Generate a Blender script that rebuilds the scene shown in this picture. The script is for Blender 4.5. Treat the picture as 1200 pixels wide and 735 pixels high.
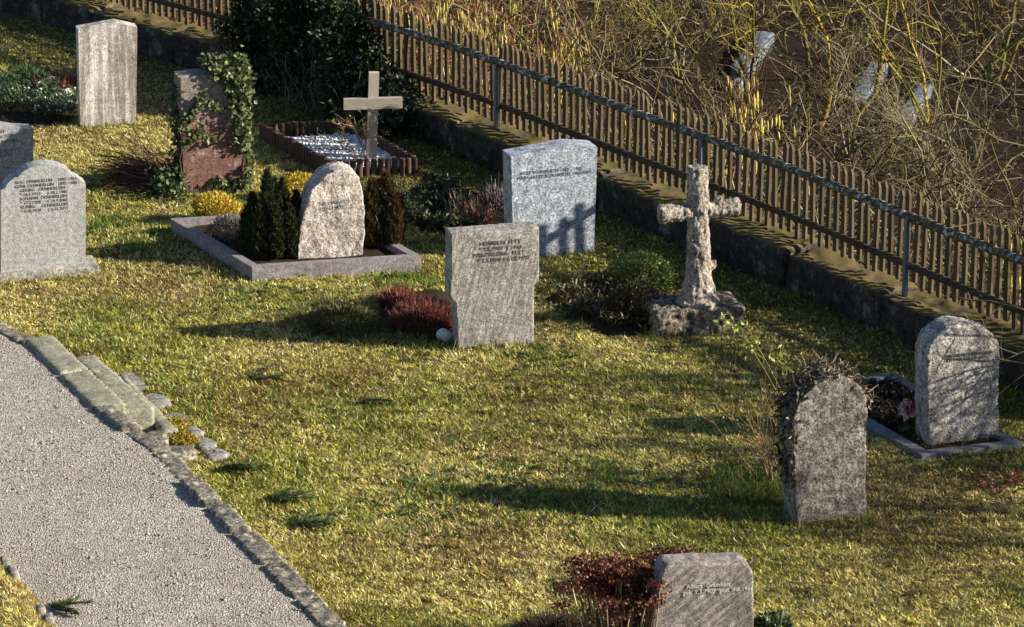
import bpy, bmesh, math, random
import numpy as np
from mathutils import Vector, Matrix, noise as mnoise

for o in list(bpy.data.objects):
    bpy.data.objects.remove(o)
scene = bpy.context.scene
COL = scene.collection
R = math.radians
rng = np.random.default_rng(11)
random.seed(11)

# ------------------------------------------------------------------ camera
PITCH, FPX, CX, CY, CAMH = R(18), 4616.0, 600.0, 367.5, 11.41
cd = bpy.data.cameras.new("camera")
cam = bpy.data.objects.new("camera", cd)
COL.objects.link(cam)
cam.location = (0, 0, CAMH)
cam.rotation_euler = (R(90) - PITCH, 0, 0)
cd.sensor_width = 36.0
cd.lens = FPX / 1200 * 36.0
cd.clip_start, cd.clip_end = 0.5, 1500
scene.camera = cam

# ------------------------------------------------------------------ light
SUN_EL, SUN_AZ = R(23), R(-9)          # azimuth from +X, negative is towards the camera
to_sun = Vector((math.cos(SUN_EL) * math.cos(SUN_AZ), math.cos(SUN_EL) * math.sin(SUN_AZ), math.sin(SUN_EL)))
w = bpy.data.worlds.new("World")
scene.world = w
w.use_nodes = True
wn = w.node_tree
sky = wn.nodes.new("ShaderNodeTexSky")
sky.sky_type = 'NISHITA'
sky.sun_disc = False
sky.sun_elevation = SUN_EL
sky.sun_rotation = math.atan2(to_sun.x, to_sun.y)
sky.altitude = 400
sky.air_density = 0.8
sky.dust_density = 0.6
bg = wn.nodes["Background"]
bg.inputs[1].default_value = 0.062
wn.links.new(sky.outputs[0], bg.inputs[0])
sd = bpy.data.lights.new("sun", 'SUN')
sd.energy = 5.0
sd.angle = R(0.9)
sd.color = (1.0, 0.90, 0.73)
so = bpy.data.objects.new("sun", sd)
so.rotation_euler = to_sun.to_track_quat('Z', 'Y').to_euler()
so.location = (20, 20, 20)
COL.objects.link(so)
vs = scene.view_settings
vs.view_transform = 'Standard'
vs.look = 'None'
vs.exposure = 1.17
vs.gamma = 1.0
vs.use_curve_mapping = False
scene.cycles.use_denoising = True
scene.cycles.max_bounces = 5

# ------------------------------------------------------------------ picture <-> ground
cp, sp_ = math.cos(PITCH), math.sin(PITCH)


def ray(px, py):
    a, b = (px - CX) / FPX, (py - CY) / FPX
    return Vector((a, cp - b * sp_, -sp_ - b * cp))


def G(px, py, z=0.0):
    d = ray(px, py)
    k = (z - CAMH) / d.z
    return Vector((d.x * k, d.y * k, z))


def proj(P):
    x, y, z = P[0], P[1], P[2] - CAMH
    zc = y * cp - z * sp_
    yc = y * sp_ + z * cp
    return CX + FPX * x / zc, CY - FPX * yc / zc


def scale_at(P):
    return FPX / (P[1] * cp - (P[2] - CAMH) * sp_)


# ------------------------------------------------------------------ noise on arrays
_tab = np.random.default_rng(5).random((256, 256))


def vnoise(x, y):
    x = np.asarray(x, float); y = np.asarray(y, float)
    xi = np.floor(x).astype(int); yi = np.floor(y).astype(int)
    fx = x - xi; fy = y - yi
    fx = fx * fx * (3 - 2 * fx); fy = fy * fy * (3 - 2 * fy)
    a = _tab[xi % 256, yi % 256]; b = _tab[(xi + 1) % 256, yi % 256]
    c = _tab[xi % 256, (yi + 1) % 256]; d = _tab[(xi + 1) % 256, (yi + 1) % 256]
    return (a * (1 - fx) + b * fx) * (1 - fy) + (c * (1 - fx) + d * fx) * fy


def fbm(x, y, o=4):
    s = 0; t = 0; a = 1.0
    for i in range(o):
        s = s + a * vnoise(x * 2 ** i + 17.3 * i, y * 2 ** i + 5.1 * i); t += a; a *= .55
    return s / t


def inpoly(x, y, poly):
    r = np.zeros(np.shape(x), bool)
    n = len(poly)
    for i in range(n):
        x1, y1 = poly[i][0], poly[i][1]; x2, y2 = poly[(i + 1) % n][0], poly[(i + 1) % n][1]
        if y1 == y2: continue
        c = ((y1 > y) != (y2 > y)) & (x < (x2 - x1) * (y - y1) / (y2 - y1) + x1)
        r ^= c
    return r


# ------------------------------------------------------------------ materials
def newmat(name):
    m = bpy.data.materials.new(name)
    m.use_nodes = True
    nt = m.node_tree
    return m, nt, nt.nodes["Principled BSDF"]


def N(nt, kind, **kw):
    n = nt.nodes.new("ShaderNode" + kind)
    for k, v in kw.items():
        if k in n.inputs: n.inputs[k].default_value = v
        else: setattr(n, k, v)
    return n


def ramp(nt, fac, stops):
    r = nt.nodes.new("ShaderNodeValToRGB")
    e = r.color_ramp.elements
    while len(e) < len(stops): e.new(0.5)
    for i, (p, c) in enumerate(stops):
        e[i].position = p
        e[i].color = (c[0], c[1], c[2], 1) if hasattr(c, '__len__') else (c, c, c, 1)
    nt.links.new(fac, r.inputs[0])
    return r.outputs[0]


def mix(nt, fac, a, b, mode='MIX'):
    m = nt.nodes.new("ShaderNodeMix")
    m.data_type = 'RGBA'; m.blend_type = mode
    for s, v in ((0, fac), (6, a), (7, b)):
        if hasattr(v, 'is_linked'): nt.links.new(v, m.inputs[s])
        elif s == 0: m.inputs[0].default_value = v
        else: m.inputs[s].default_value = (v[0], v[1], v[2], 1)
    return m.outputs[2]


def noise_tex(nt, vec, scale, detail=4, rough=.6, stretch=None):
    n = N(nt, "TexNoise", Scale=scale, Detail=detail, Roughness=rough)
    if stretch:
        mp = N(nt, "Mapping"); mp.inputs["Scale"].default_value = stretch
        if len(stretch) == 3: pass
        nt.links.new(vec, mp.inputs[0]); vec = mp.outputs[0]
    nt.links.new(vec, n.inputs["Vector"])
    return n.outputs["Fac"]


def stone(name, c1, c2, grain=90, patch=4, streak=None, streak_amt=.6, lichen_or_pits=None, blotch_amt=.5, bump=.5, speck=.5,
          rough=.85, diag=None, diag_rot=38, upper=None, blotch_scale=9, blotch_at=.56, bdist=.006):
    """Weathered stone: large patches between two tones, grain, optional run-down streaks, lichen."""
    m, nt, b = newmat(name)
    tc = N(nt, "TexCoord"); v = tc.outputs["Object"]
    big = noise_tex(nt, v, patch, 6, .65)
    col = mix(nt, ramp(nt, big, [(.32, 0), (.68, 1)]), c1, c2)
    if streak:
        st = noise_tex(nt, v, 1.0, 5, .7, stretch=(11, 11, .7))
        col = mix(nt, ramp(nt, st, [(.45, 0), (.62, streak_amt)]), col, streak)
    if diag:
        mp = N(nt, "Mapping"); mp.inputs["Rotation"].default_value = (0, R(diag_rot), 0)
        nt.links.new(v, mp.inputs[0])
        dn = noise_tex(nt, mp.outputs[0], 1.0, 5, .7, stretch=(3, 8, 30))
        col = mix(nt, ramp(nt, dn, [(.44, 0), (.58, .9)]), col, diag)
    if upper:                                   # grey weathering that has crept down from the top
        sx = N(nt, "SeparateXYZ"); nt.links.new(v, sx.inputs[0])
        un = N(nt, "Math", operation='MULTIPLY_ADD'); nt.links.new(noise_tex(nt, v, 5, 5, .7), un.inputs[0]); un.inputs[1].default_value = .45
        hz = N(nt, "Math", operation='MULTIPLY'); hz.inputs[1].default_value = .5; nt.links.new(sx.outputs[2], hz.inputs[0]); nt.links.new(hz.outputs[0], un.inputs[2])
        col = mix(nt, ramp(nt, un.outputs[0], [(upper[1], 0), (upper[1] + .12, .92)]), col, upper[0])
    gr = noise_tex(nt, v, grain, 3, .75)
    col = mix(nt, speck, col, ramp(nt, gr, [(.36, .06), (.5, .5), (.64, .97)]), 'OVERLAY')
    fine = noise_tex(nt, v, grain * .28, 4, .7)
    col = mix(nt, speck * .8, col, ramp(nt, fine, [(.34, .15), (.66, .85)]), 'OVERLAY')
    if lichen_or_pits:
        ln = noise_tex(nt, v, blotch_scale, 6, .7)
        col = mix(nt, ramp(nt, ln, [(blotch_at, 0), (blotch_at + .08, blotch_amt)]), col, lichen_or_pits)
    nt.links.new(col, b.inputs["Base Color"])
    b.inputs["Roughness"].default_value = rough
    b.inputs["Specular IOR Level"].default_value = .25
    bn = N(nt, "Bump", Strength=bump, Distance=bdist)
    add = N(nt, "Math", operation='ADD')
    nt.links.new(gr, add.inputs[0]); nt.links.new(noise_tex(nt, v, grain * .22, 5, .7), add.inputs[1])
    nt.links.new(add.outputs[0], bn.inputs["Height"])
    nt.links.new(bn.outputs[0], b.inputs["Normal"])
    return m


def plain(name, c, rough=.7, var=.25, scale=30, metal=0, stretch=None, bump=.25):
    m, nt, b = newmat(name)
    tc = N(nt, "TexCoord"); v = tc.outputs["Object"]
    n = noise_tex(nt, v, scale, 4, .65, stretch)
    oi = N(nt, "ObjectInfo")
    lo = [max(0, x * (1 - var)) for x in c]; hi = [min(1, x * (1 + var)) for x in c]
    col = mix(nt, ramp(nt, n, [(.3, 0), (.7, 1)]), lo, hi)
    hv = N(nt, "HueSaturation")
    mr = N(nt, "MapRange"); mr.inputs[3].default_value = 1 - var * .6; mr.inputs[4].default_value = 1 + var * .6
    nt.links.new(oi.outputs["Random"], mr.inputs[0]); nt.links.new(mr.outputs[0], hv.inputs["Value"])
    nt.links.new(col, hv.inputs["Color"])
    nt.links.new(hv.outputs[0], b.inputs["Base Color"])
    b.inputs["Roughness"].default_value = rough
    b.inputs["Metallic"].default_value = metal
    bn = N(nt, "Bump", Strength=bump, Distance=.004)
    nt.links.new(n, bn.inputs["Height"]); nt.links.new(bn.outputs[0], b.inputs["Normal"])
    return m


def leafmat(name, trans=.3, rough=.6, spec=.3):
    """Foliage coloured by the mesh's own 'col' attribute, with some light let through."""
    m, nt, b = newmat(name)
    at = N(nt, "Attribute", attribute_name="col")
    nt.links.new(at.outputs["Color"], b.inputs["Base Color"])
    b.inputs["Roughness"].default_value = rough
    b.inputs["Specular IOR Level"].default_value = spec
    if trans:
        t = N(nt, "BsdfTranslucent"); nt.links.new(at.outputs["Color"], t.inputs["Color"])
        ms = N(nt, "MixShader"); ms.inputs[0].default_value = trans
        nt.links.new(b.outputs[0], ms.inputs[1]); nt.links.new(t.outputs[0], ms.inputs[2])
        nt.links.new(ms.outputs[0], nt.nodes["Material Output"].inputs[0])
    return m


M = {}
M['grass'] = leafmat("grass_blades", .3, .7, .15)
M['leaf'] = leafmat("leaves", .25, .45, .4)
M['twig'] = leafmat("twigs", 0, .85, .15)

# ------------------------------------------------------------------ mesh helpers
def mesh_np(name, V, F, cols=None, smooth=False):
    me = bpy.data.meshes.new(name)
    V = np.asarray(V, np.float32); F = np.asarray(F, np.int32)
    k = F.shape[1]
    me.vertices.add(len(V)); me.vertices.foreach_set("co", V.ravel())
    me.loops.add(F.size); me.loops.foreach_set("vertex_index", F.ravel())
    me.polygons.add(len(F))
    me.polygons.foreach_set("loop_start", np.arange(0, F.size, k, dtype=np.int32))
    me.update(calc_edges=True)
    if smooth: me.polygons.foreach_set("use_smooth", np.ones(len(F), bool))
    if cols is not None:
        a = me.attributes.new("col", 'FLOAT_COLOR', 'POINT')
        c = np.ones((len(V), 4), np.float32); c[:, :3] = cols
        a.data.foreach_set("color", c.ravel())
    return me


def link(name, me, mat=None, parent=None, loc=None, rotz=None):
    o = bpy.data.objects.new(name, me)
    COL.objects.link(o)
    if mat is not None and me is not None and not me.materials: me.materials.append(mat)
    if parent is not None: o.parent = parent
    if loc is not None: o.location = loc
    if rotz is not None: o.rotation_euler = (0, 0, rotz)
    return o


def tag(o, label, cat, group=None, kind=None):
    if label: o["label"] = label
    if cat: o["category"] = cat
    if group: o["group"] = group
    if kind: o["kind"] = kind
    return o


def thing(name, label, cat, loc=(0, 0, 0), rotz=0, group=None):
    o = bpy.data.objects.new(name, None)
    COL.objects.link(o)
    o.location = loc; o.rotation_euler = (0, 0, rotz)
    o.empty_display_size = .1
    return tag(o, label, cat, group)


class Geo:
    """Collects vertices, faces of one size and colours into one mesh."""
    def __init__(s): s.V = []; s.F = []; s.C = []; s.n = 0

    def add(s, V, F, C):
        V = np.asarray(V, float).reshape(-1, 3)
        C = np.asarray(C, float)
        if C.ndim == 1: C = np.tile(C, (len(V), 1))
        F = np.asarray(F)
        if F.shape[1] == 3: F = np.concatenate([F, F[:, 2:3]], 1) if False else F
        s.V.append(V); s.F.append(F + s.n); s.C.append(C); s.n += len(V)
        return s

    def mesh(s, name, smooth=False):
        tri = []
        for f in s.F:
            if f.shape[1] == 4: tri += [f[:, [0, 1, 2]], f[:, [0, 2, 3]]]
            else: tri.append(f)
        return mesh_np(name, np.concatenate(s.V), np.concatenate(tri), np.concatenate(s.C), smooth)


def unit(a): return a / np.maximum(np.linalg.norm(a, axis=-1, keepdims=True), 1e-9)


def tubes(P, Rad, sides=3):
    P = np.asarray(P, float); n, k, _ = P.shape
    T = unit(np.gradient(P, axis=1))
    ref = np.tile(np.array([.31, .83, .21]), (n, k, 1))
    A = unit(np.cross(T, ref)); B = np.cross(T, A)
    ang = np.arange(sides) * 2 * math.pi / sides
    V = P[:, :, None, :] + Rad[:, :, None, None] * (np.cos(ang)[None, None, :, None] * A[:, :, None, :] + np.sin(ang)[None, None, :, None] * B[:, :, None, :])
    idx = np.arange(n * k * sides).reshape(n, k, sides)
    a = idx[:, :-1, :]; b = idx[:, 1:, :]
    F = np.stack([a, np.roll(a, -1, 2), np.roll(b, -1, 2), b], -1).reshape(-1, 4)
    return V.reshape(-1, 3), F


def grow(S, D, L, K, wob, up=0.0, rg=rng):
    S = np.asarray(S, float); D = unit(np.asarray(D, float)); L = np.broadcast_to(np.asarray(L, float), (len(S),))
    P = [S]
    for i in range(K - 1):
        D = D + wob * rg.normal(size=D.shape); D[:, 2] += up; D = unit(D)
        P.append(P[-1] + D * (L / (K - 1))[:, None])
    return np.stack(P, 1)


def spawn(P, n, rg=rng, lo=.25, hi=1.0, spread=.8):
    """n start points along the tubes P, with side-shooting directions."""
    N_, K, _ = P.shape
    i = rg.integers(0, N_, n); t = rg.uniform(lo, hi, n) * (K - 1) * .999
    k = t.astype(int); f = (t - k)[:, None]
    S = P[i, k] * (1 - f) + P[i, k + 1] * f
    D = unit(P[i, k + 1] - P[i, k]) + spread * unit(rg.normal(size=(n, 3)))
    return S, unit(D), t / (K - 1)


def leaves(C, D, Nn, ln, wd, fold=.15):
    """One folded four-cornered leaf per point."""
    n = len(C); D = unit(D); S = unit(np.cross(D, Nn)); U = np.cross(S, D)
    ln = np.broadcast_to(ln, (n,))[:, None]; wd = np.broadcast_to(wd, (n,))[:, None]
    b = C; t = C + D * ln - U * ln * .12
    m = C + D * ln * .42
    l = m + S * wd * .5 + U * wd * fold; r = m - S * wd * .5 + U * wd * fold
    V = np.stack([b, l, t, r], 1).reshape(-1, 3)
    i = np.arange(n)[:, None] * 4
    F = np.concatenate([i + [0, 1, 2], i + [0, 2, 3]], 0)
    return V, F


def blades(B, H, W, lean, az):
    """Single-triangle blades; B bases, H lengths, lean 0..1 from upright to flat."""
    n = len(B)
    fx, fy = np.cos(az), np.sin(az)
    sx, sy = -fy, fx
    tw = rng.uniform(-1, 1, n); 
    sx2 = sx * np.cos(tw) + fx * np.sin(tw); sy2 = sy * np.cos(tw) + fy * np.sin(tw)
    T = B + np.stack([fx * H * lean, fy * H * lean, H * np.sqrt(np.maximum(0, 1 - lean ** 2))], 1)
    O = np.stack([sx2 * W * .5, sy2 * W * .5, np.zeros(n)], 1)
    V = np.stack([B - O, B + O, T], 1).reshape(-1, 3)
    F = np.arange(3 * n).reshape(-1, 3)
    return V, F


def palette(n, cols, weights=None, jit=.18, rg=rng):
    cols = np.array(cols, float)
    i = rg.choice(len(cols), n, p=None if weights is None else np.array(weights) / sum(weights))
    return np.clip(cols[i] * (1 + jit * rg.normal(size=(n, 1))) * (1 + .06 * rg.normal(size=(n, 3))), .004, .9)


def rep(c, k): return np.repeat(c, k, axis=0)


def box_bm(bm, x0, x1, y0, y1, z0, z1):
    r = bmesh.ops.create_cube(bm, size=1)
    for v in r['verts']:
        v.co = Vector((x0 + (v.co.x + .5) * (x1 - x0), y0 + (v.co.y + .5) * (y1 - y0), z0 + (v.co.z + .5) * (z1 - z0)))
    return r['verts']


def bm_mesh(bm, name, bevel=0, seg=2, smooth=False):
    if bevel:
        bmesh.ops.bevel(bm, geom=[e for e in bm.edges if len(e.link_faces) == 2 and e.calc_face_angle() > .5], offset=bevel, segments=seg, profile=.6, affect='EDGES')
    bmesh.ops.recalc_face_normals(bm, faces=bm.faces)
    me = bpy.data.meshes.new(name)
    bm.to_mesh(me); bm.free()
    if smooth: me.polygons.foreach_set("use_smooth", np.ones(len(me.polygons), bool))
    return me


def prism(outline, t, y0=0.0):
    """Outline in (u, v) of a front plane, thickened by t to the back."""
    bm = bmesh.new()
    n = len(outline)
    f = [bm.verts.new((u, y0, v)) for u, v in outline]
    b = [bm.verts.new((u, y0 + t, v)) for u, v in outline]
    bm.faces.new(f); bm.faces.new(b[::-1])
    for i in range(n): bm.faces.new((f[i], b[i], b[(i + 1) % n], f[(i + 1) % n]))
    return bm


def loft_bm(bm, rings):
    """Rings of equal count joined into one closed skin."""
    vs_ = [[bm.verts.new(p) for p in r] for r in rings]
    k = len(rings[0])
    for a, b in zip(vs_[:-1], vs_[1:]):
        for i in range(k): bm.faces.new((a[i], a[(i + 1) % k], b[(i + 1) % k], b[i]))
    bm.faces.new(vs_[0][::-1]); bm.faces.new(vs_[-1])


def roughen(me, voxel, amps, seed=0, pit=None, smooth=True, aniso=(1, 1, 1)):
    """Voxel remesh, then push the skin in and out with noise: amps = [(size per metre, metres), ...]."""
    o = bpy.data.objects.new("tmp", me); COL.objects.link(o)
    md = o.modifiers.new("r", 'REMESH'); md.mode = 'VOXEL'; md.voxel_size = voxel
    dg = bpy.context.evaluated_depsgraph_get()
    m2 = bpy.data.meshes.new_from_object(o.evaluated_get(dg))
    bpy.data.objects.remove(o); m2.name = me.name; bpy.data.meshes.remove(me)
    off = Vector((seed * 7.7, seed * 3.1, seed * 1.3))
    nv = len(m2.vertices)
    co = np.empty(nv * 3); m2.vertices.foreach_get("co", co); co = co.reshape(-1, 3)
    no = np.empty(nv * 3); m2.vertices.foreach_get("normal", no); no = no.reshape(-1, 3)
    d = np.zeros(nv)
    ca = co * np.array(aniso)
    for fr, am in amps:
        d += am * np.array([mnoise.noise(Vector(c) * fr + off) for c in ca])
    if pit:
        fr, am = pit
        d -= am * np.array([max(0, mnoise.noise(Vector(c) * fr + off * 2)) ** 1.0 for c in co])
    m2.vertices.foreach_set("co", (co + no * d[:, None]).ravel())
    m2.polygons.foreach_set("use_smooth", np.full(len(m2.polygons), smooth))
    m2.update()
    return m2


def text_mesh(lines, size, lead, align='LEFT'):
    cu = bpy.data.curves.new("t", 'FONT')
    cu.body = "\n".join(lines); cu.size = size; cu.space_line = lead; cu.align_x = align
    cu.extrude = .0012; cu.resolution_u = 2; cu.offset = 0
    o = bpy.data.objects.new("t", cu); COL.objects.link(o)
    dg = bpy.context.evaluated_depsgraph_get()
    me = bpy.data.meshes.new_from_object(o.evaluated_get(dg))
    bpy.data.objects.remove(o)
    return me


class Face:
    """The vertical front plane of an upright stone: traced picture points -> (u, v) metres on that plane."""
    def __init__(s, p0, p1, z=0.0):
        s.P = G(p0[0], p0[1], z); q = G(p1[0], p1[1], z)
        d = q - s.P; s.yaw = math.atan2(d.y, d.x); s.w = d.length
        s.e = Vector((math.cos(s.yaw), math.sin(s.yaw), 0)); s.n = Vector((-s.e.y, s.e.x, 0))

    def uv(s, px, py):
        r = ray(px, py); O = Vector((0, 0, CAMH))
        k = (s.P - O).dot(s.n) / r.dot(s.n)
        X = O + r * k
        return ((X - s.P).dot(s.e), X.z - s.P.z)

    def world(s, u, v, y=0.0):
        return s.P + s.e * u + s.n * y + Vector((0, 0, v))


def inscription(par, lines, u, v, size, mat, lead=1.0, align='LEFT', y=-.0015):
    for i, ln in enumerate(lines):          # every line of lettering is a part of its own
        k = len(ln) - len(ln.lstrip())
        me = text_mesh([ln.strip()], size, lead, align)
        o = link("inscription", me, mat, par, (u + k * size * .28, y, v - i * size * lead * 1.05))
        o.rotation_euler = (R(90), 0, 0)
        o["kind"] = "stuff"

# ------------------------------------------------------------------ key ground lines
def smooth_line(pts, step=.25):
    pts = np.array([(p[0], p[1]) for p in pts])
    s = np.r_[0, np.cumsum(np.linalg.norm(np.diff(pts, axis=0), axis=1))]
    t = np.arange(0, s[-1], step)
    x = np.interp(t, s, pts[:, 0]); y = np.interp(t, s, pts[:, 1])
    for _ in range(40):
        x[1:-1] = .25 * x[:-2] + .5 * x[1:-1] + .25 * x[2:]; y[1:-1] = .25 * y[:-2] + .5 * y[1:-1] + .25 * y[2:]
    return np.stack([x, y], 1)


WALL_H = .38
fpx = [(-60, -55), (100, -5), (147, 12), (313, 55), (500, 113), (700, 190), (912, 271), (1075, 340), (1200, 392), (1330, 448)]
FENCE = smooth_line([G(x, y, WALL_H + .01) for x, y in fpx])
ft = np.gradient(FENCE, axis=0); ft = ft / np.linalg.norm(ft, axis=1, keepdims=True)
fn = np.stack([ft[:, 1], -ft[:, 0]], 1)
if fn[0] @ np.array([-.8, -.6]) < 0: fn = -fn          # points to the lawn
FS = np.r_[0, np.cumsum(np.linalg.norm(np.diff(FENCE, axis=0), axis=1))]


def fence_at(s, off=0.0):
    x = np.interp(s, FS, FENCE[:, 0]); y = np.interp(s, FS, FENCE[:, 1])
    nx = np.interp(s, FS, fn[:, 0]); ny = np.interp(s, FS, fn[:, 1])
    return np.array([x + nx * off, y + ny * off]), np.array([nx, ny])


def fence_dist(x, y):
    """Signed distance to the fence line, positive on the lawn side."""
    x = np.asarray(x, float); y = np.asarray(y, float)
    sh = x.shape; x = x.ravel(); y = y.ravel()
    out = np.empty(len(x))
    for a in range(0, len(x), 20000):
        dx = x[a:a + 20000, None] - FENCE[None, :, 0]; dy = y[a:a + 20000, None] - FENCE[None, :, 1]
        j = np.argmin(dx * dx + dy * dy, 1)
        out[a:a + 20000] = (dx[np.arange(len(j)), j] * fn[j, 0] + dy[np.arange(len(j)), j] * fn[j, 1])
    return out.reshape(sh)


PATH_Z = .30
kerb_in = [G(x, y, PATH_Z) for x, y in [(-420, 110), (-90, 338), (0, 394), (24, 402), (112, 484), (178, 533), (230, 588), (293, 651), (374, 735), (470, 835)]]
kerb_out = [G(x, y, PATH_Z + .07) for x, y in [(-420, 90), (-90, 311), (0, 364), (39, 389), (146, 486), (192, 527), (211, 552), (278, 606), (336, 664), (400, 732), (497, 832)]]
verge_edge = [G(x, y, PATH_Z) for x, y in [(-60, 575), (0, 646), (26, 681), (56, 709), (67, 735), (120, 800)]]


def lawn_z(x, y):
    return .05 * (fbm(x * .35, y * .35, 2) - .5) + .035 * (fbm(x * 2.2, y * 2.2, 3) - .5) + .016 * (fbm(x * 9, y * 9, 2) - .5)


def slope_z(x, y, d):
    """Bank and brush ground beyond the fence; d is metres beyond it."""
    return -.05 - .30 * np.minimum(d, 7) - .05 * np.maximum(0, d - 7) + .5 * (fbm(x * .3, y * .3, 3) - .5) + .12 * (fbm(x * 1.7, y * 1.7, 3) - .5)

# ------------------------------------------------------------------ footprints kept free of lawn
def poly(px, z=0.0): return [G(x, y, z) for x, y in px]


KG_H = .155
kgFL, kgFR, kgBL = G(295, 313, KG_H), G(494, 300, KG_H), G(199.5, 256, KG_H)
kgBR = kgFR + kgBL - kgFL
IG_H = .065
igFL, igFR, igBR = G(1080, 533, IG_H), G(1200, 519, IG_H), G(1046, 436, IG_H)
igBL = igFL + igBR - igFR
PL_H = .19
plFL, plFR, plBL, plBR = G(389, 189, PL_H), G(487, 184, PL_H), G(307, 145, PL_H), G(409, 140.5, PL_H)
BED_HEATH = [(468, 244), (500, 228), (550, 224), (600, 228), (604, 292), (560, 288), (500, 276), (472, 262)]
BED_CROSS = [(640, 352), (690, 327), (740, 306), (772, 316), (784, 348), (768, 394), (716, 392), (668, 374)]
BED_RED = [(438, 362), (470, 342), (530, 340), (536, 404), (500, 402), (462, 388)]
BED_SNOW = [(-20, 92), (40, 82), (92, 92), (96, 140), (50, 150), (-20, 134)]
bare = [[kgFL, kgFR, kgBR, kgBL], [igFL, igFR, igBR, igBL], [plFL, plFR, plBR, plBL]]
beds = [poly(BED_HEATH), poly(BED_CROSS), poly(BED_RED), poly(BED_SNOW)]
flags_px = [[(134, 436), (152, 433), (170, 442), (178, 453), (158, 459), (148, 452)], [(164, 463), (180, 458), (197, 463), (203, 474), (186, 479), (170, 474)],
            [(188, 484), (206, 480), (222, 488), (224, 494), (204, 499)], [(211, 501), (228, 497), (241, 505), (236, 511), (220, 512)],
            [(224, 513), (240, 510), (257, 517), (252, 525), (232, 525)], [(234, 528), (256, 523), (271, 529), (264, 536), (246, 537)]]
flag_polys = [poly(f, .03) for f in flags_px]
steps_poly = poly([(25, 393), (112, 412), (215, 505), (178, 533)], .1)

# ------------------------------------------------------------------ the setting
def ground_mat(name, a, b_, c, s1=1.2, s2=14, bump=.6, dist=.02):
    m, nt, b = newmat(name)
    tc = N(nt, "TexCoord"); v = tc.outputs["Object"]
    n1 = noise_tex(nt, v, s1, 5, .6); n2 = noise_tex(nt, v, s2, 6, .7)
    col = mix(nt, ramp(nt, n1, [(.35, 0), (.65, 1)]), a, b_)
    col = mix(nt, ramp(nt, n2, [(.45, 0), (.65, .8)]), col, c)
    nt.links.new(col, b.inputs["Base Color"])
    b.inputs["Roughness"].default_value = .95; b.inputs["Specular IOR Level"].default_value = .1
    bn = N(nt, "Bump", Strength=bump, Distance=dist)
    nt.links.new(noise_tex(nt, v, s2 * 3, 5, .7), bn.inputs["Height"]); nt.links.new(bn.outputs[0], b.inputs["Normal"])
    return m


M['turf'] = ground_mat("turf_soil", (.10, .080, .030), (.15, .115, .050), (.055, .045, .02))
M['soil'] = ground_mat("grave_soil", (.030, .021, .014), (.05, .033, .02), (.018, .013, .010), 3, 30)
M['litter'] = ground_mat("leaf_litter", (.020, .014, .010), (.040, .025, .014), (.011, .008, .007), .8, 12, 1, .05)

def kerb_x(y, line):
    ys = np.array([p.y for p in line]); xs = np.array([p.x for p in line])
    o = np.argsort(ys)
    return np.interp(y, ys[o], xs[o])


def grid_sheet(name, x0, x1, y0, y1, st, zf, keep, mat):
    gx = np.arange(x0, x1, st); gy = np.arange(y0, y1, st)
    X, Y = np.meshgrid(gx, gy); Z = zf(X, Y)
    K = keep(X, Y)
    V = np.stack([X, Y, Z], -1).reshape(-1, 3)
    n = len(gx)
    i = (np.arange(len(gy) - 1)[:, None] * n + np.arange(n - 1)[None, :])
    kk = K[:-1, :-1] & K[1:, :-1] & K[:-1, 1:] & K[1:, 1:]
    i = i[kk]
    F = np.stack([i, i + 1, i + n + 1, i + n], -1)
    used = np.zeros(len(V), int); used[F.ravel()] = 1
    m_ = np.cumsum(used) - 1
    o = link(name, mesh_np(name, V[used > 0], m_[F], smooth=True), mat)
    o["kind"] = "structure"
    return o


grid_sheet("lawn", -9, 9.5, 21, 50, .10, lawn_z,
           lambda X, Y: (fence_dist(X, Y) > .12) & (X > kerb_x(Y, kerb_out) - .12), M['turf'])
grid_sheet("slope", -30, 45, 26, 112, .5, lambda X, Y: slope_z(X, Y, np.maximum(0, -fence_dist(X, Y))),
           lambda X, Y: fence_dist(X, Y) < .35, M['litter'])
vb = link("valley_ground", mesh_np("valley_ground", [(-700, -400, -6.5), (700, -400, -6.5), (700, 900, -6.5), (-700, 900, -6.5)], [[0, 1, 2, 3]]), M['litter'])
vb["kind"] = "structure"

# gravel path: a sheet at its own level, its side edges hidden by the kerb and the verge
def path_material():
    m, nt, b = newmat("path_gravel")
    tc = N(nt, "TexCoord"); v = tc.outputs["Object"]
    vo = N(nt, "TexVoronoi", Scale=62.0); nt.links.new(v, vo.inputs["Vector"])
    vc = N(nt, "SeparateColor"); nt.links.new(vo.outputs["Color"], vc.inputs[0])
    peb = ramp(nt, vc.outputs[0], [(0, (.165, .148, .125)), (.35, (.30, .272, .24)), (.75, (.42, .39, .35)), (1, (.57, .535, .49))])
    big = noise_tex(nt, v, 1.6, 5, .6)
    col = mix(nt, ramp(nt, big, [(.35, .35), (.65, 0)]), peb, (.20, .165, .13))
    nt.links.new(col, b.inputs["Base Color"]); b.inputs["Roughness"].default_value = .95
    bn = N(nt, "Bump", Strength=.9, Distance=.012)
    inv = N(nt, "Math", operation='MULTIPLY'); inv.inputs[1].default_value = -1
    nt.links.new(vo.outputs["Distance"], inv.inputs[0])
    nt.links.new(inv.outputs[0], bn.inputs["Height"]); nt.links.new(bn.outputs[0], b.inputs["Normal"])
    return m


M['path'] = path_material()
def path_z(X, Y): return PATH_Z + .02 * (fbm(X * 1.3, Y * 1.3, 3) - .5) + .006 * (fbm(X * 12, Y * 12, 2) - .5)


grid_sheet("path", -9, 0, 22, 40, .07, path_z, lambda X, Y: X < kerb_x(Y, kerb_in) + .10, M['path'])

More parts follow.
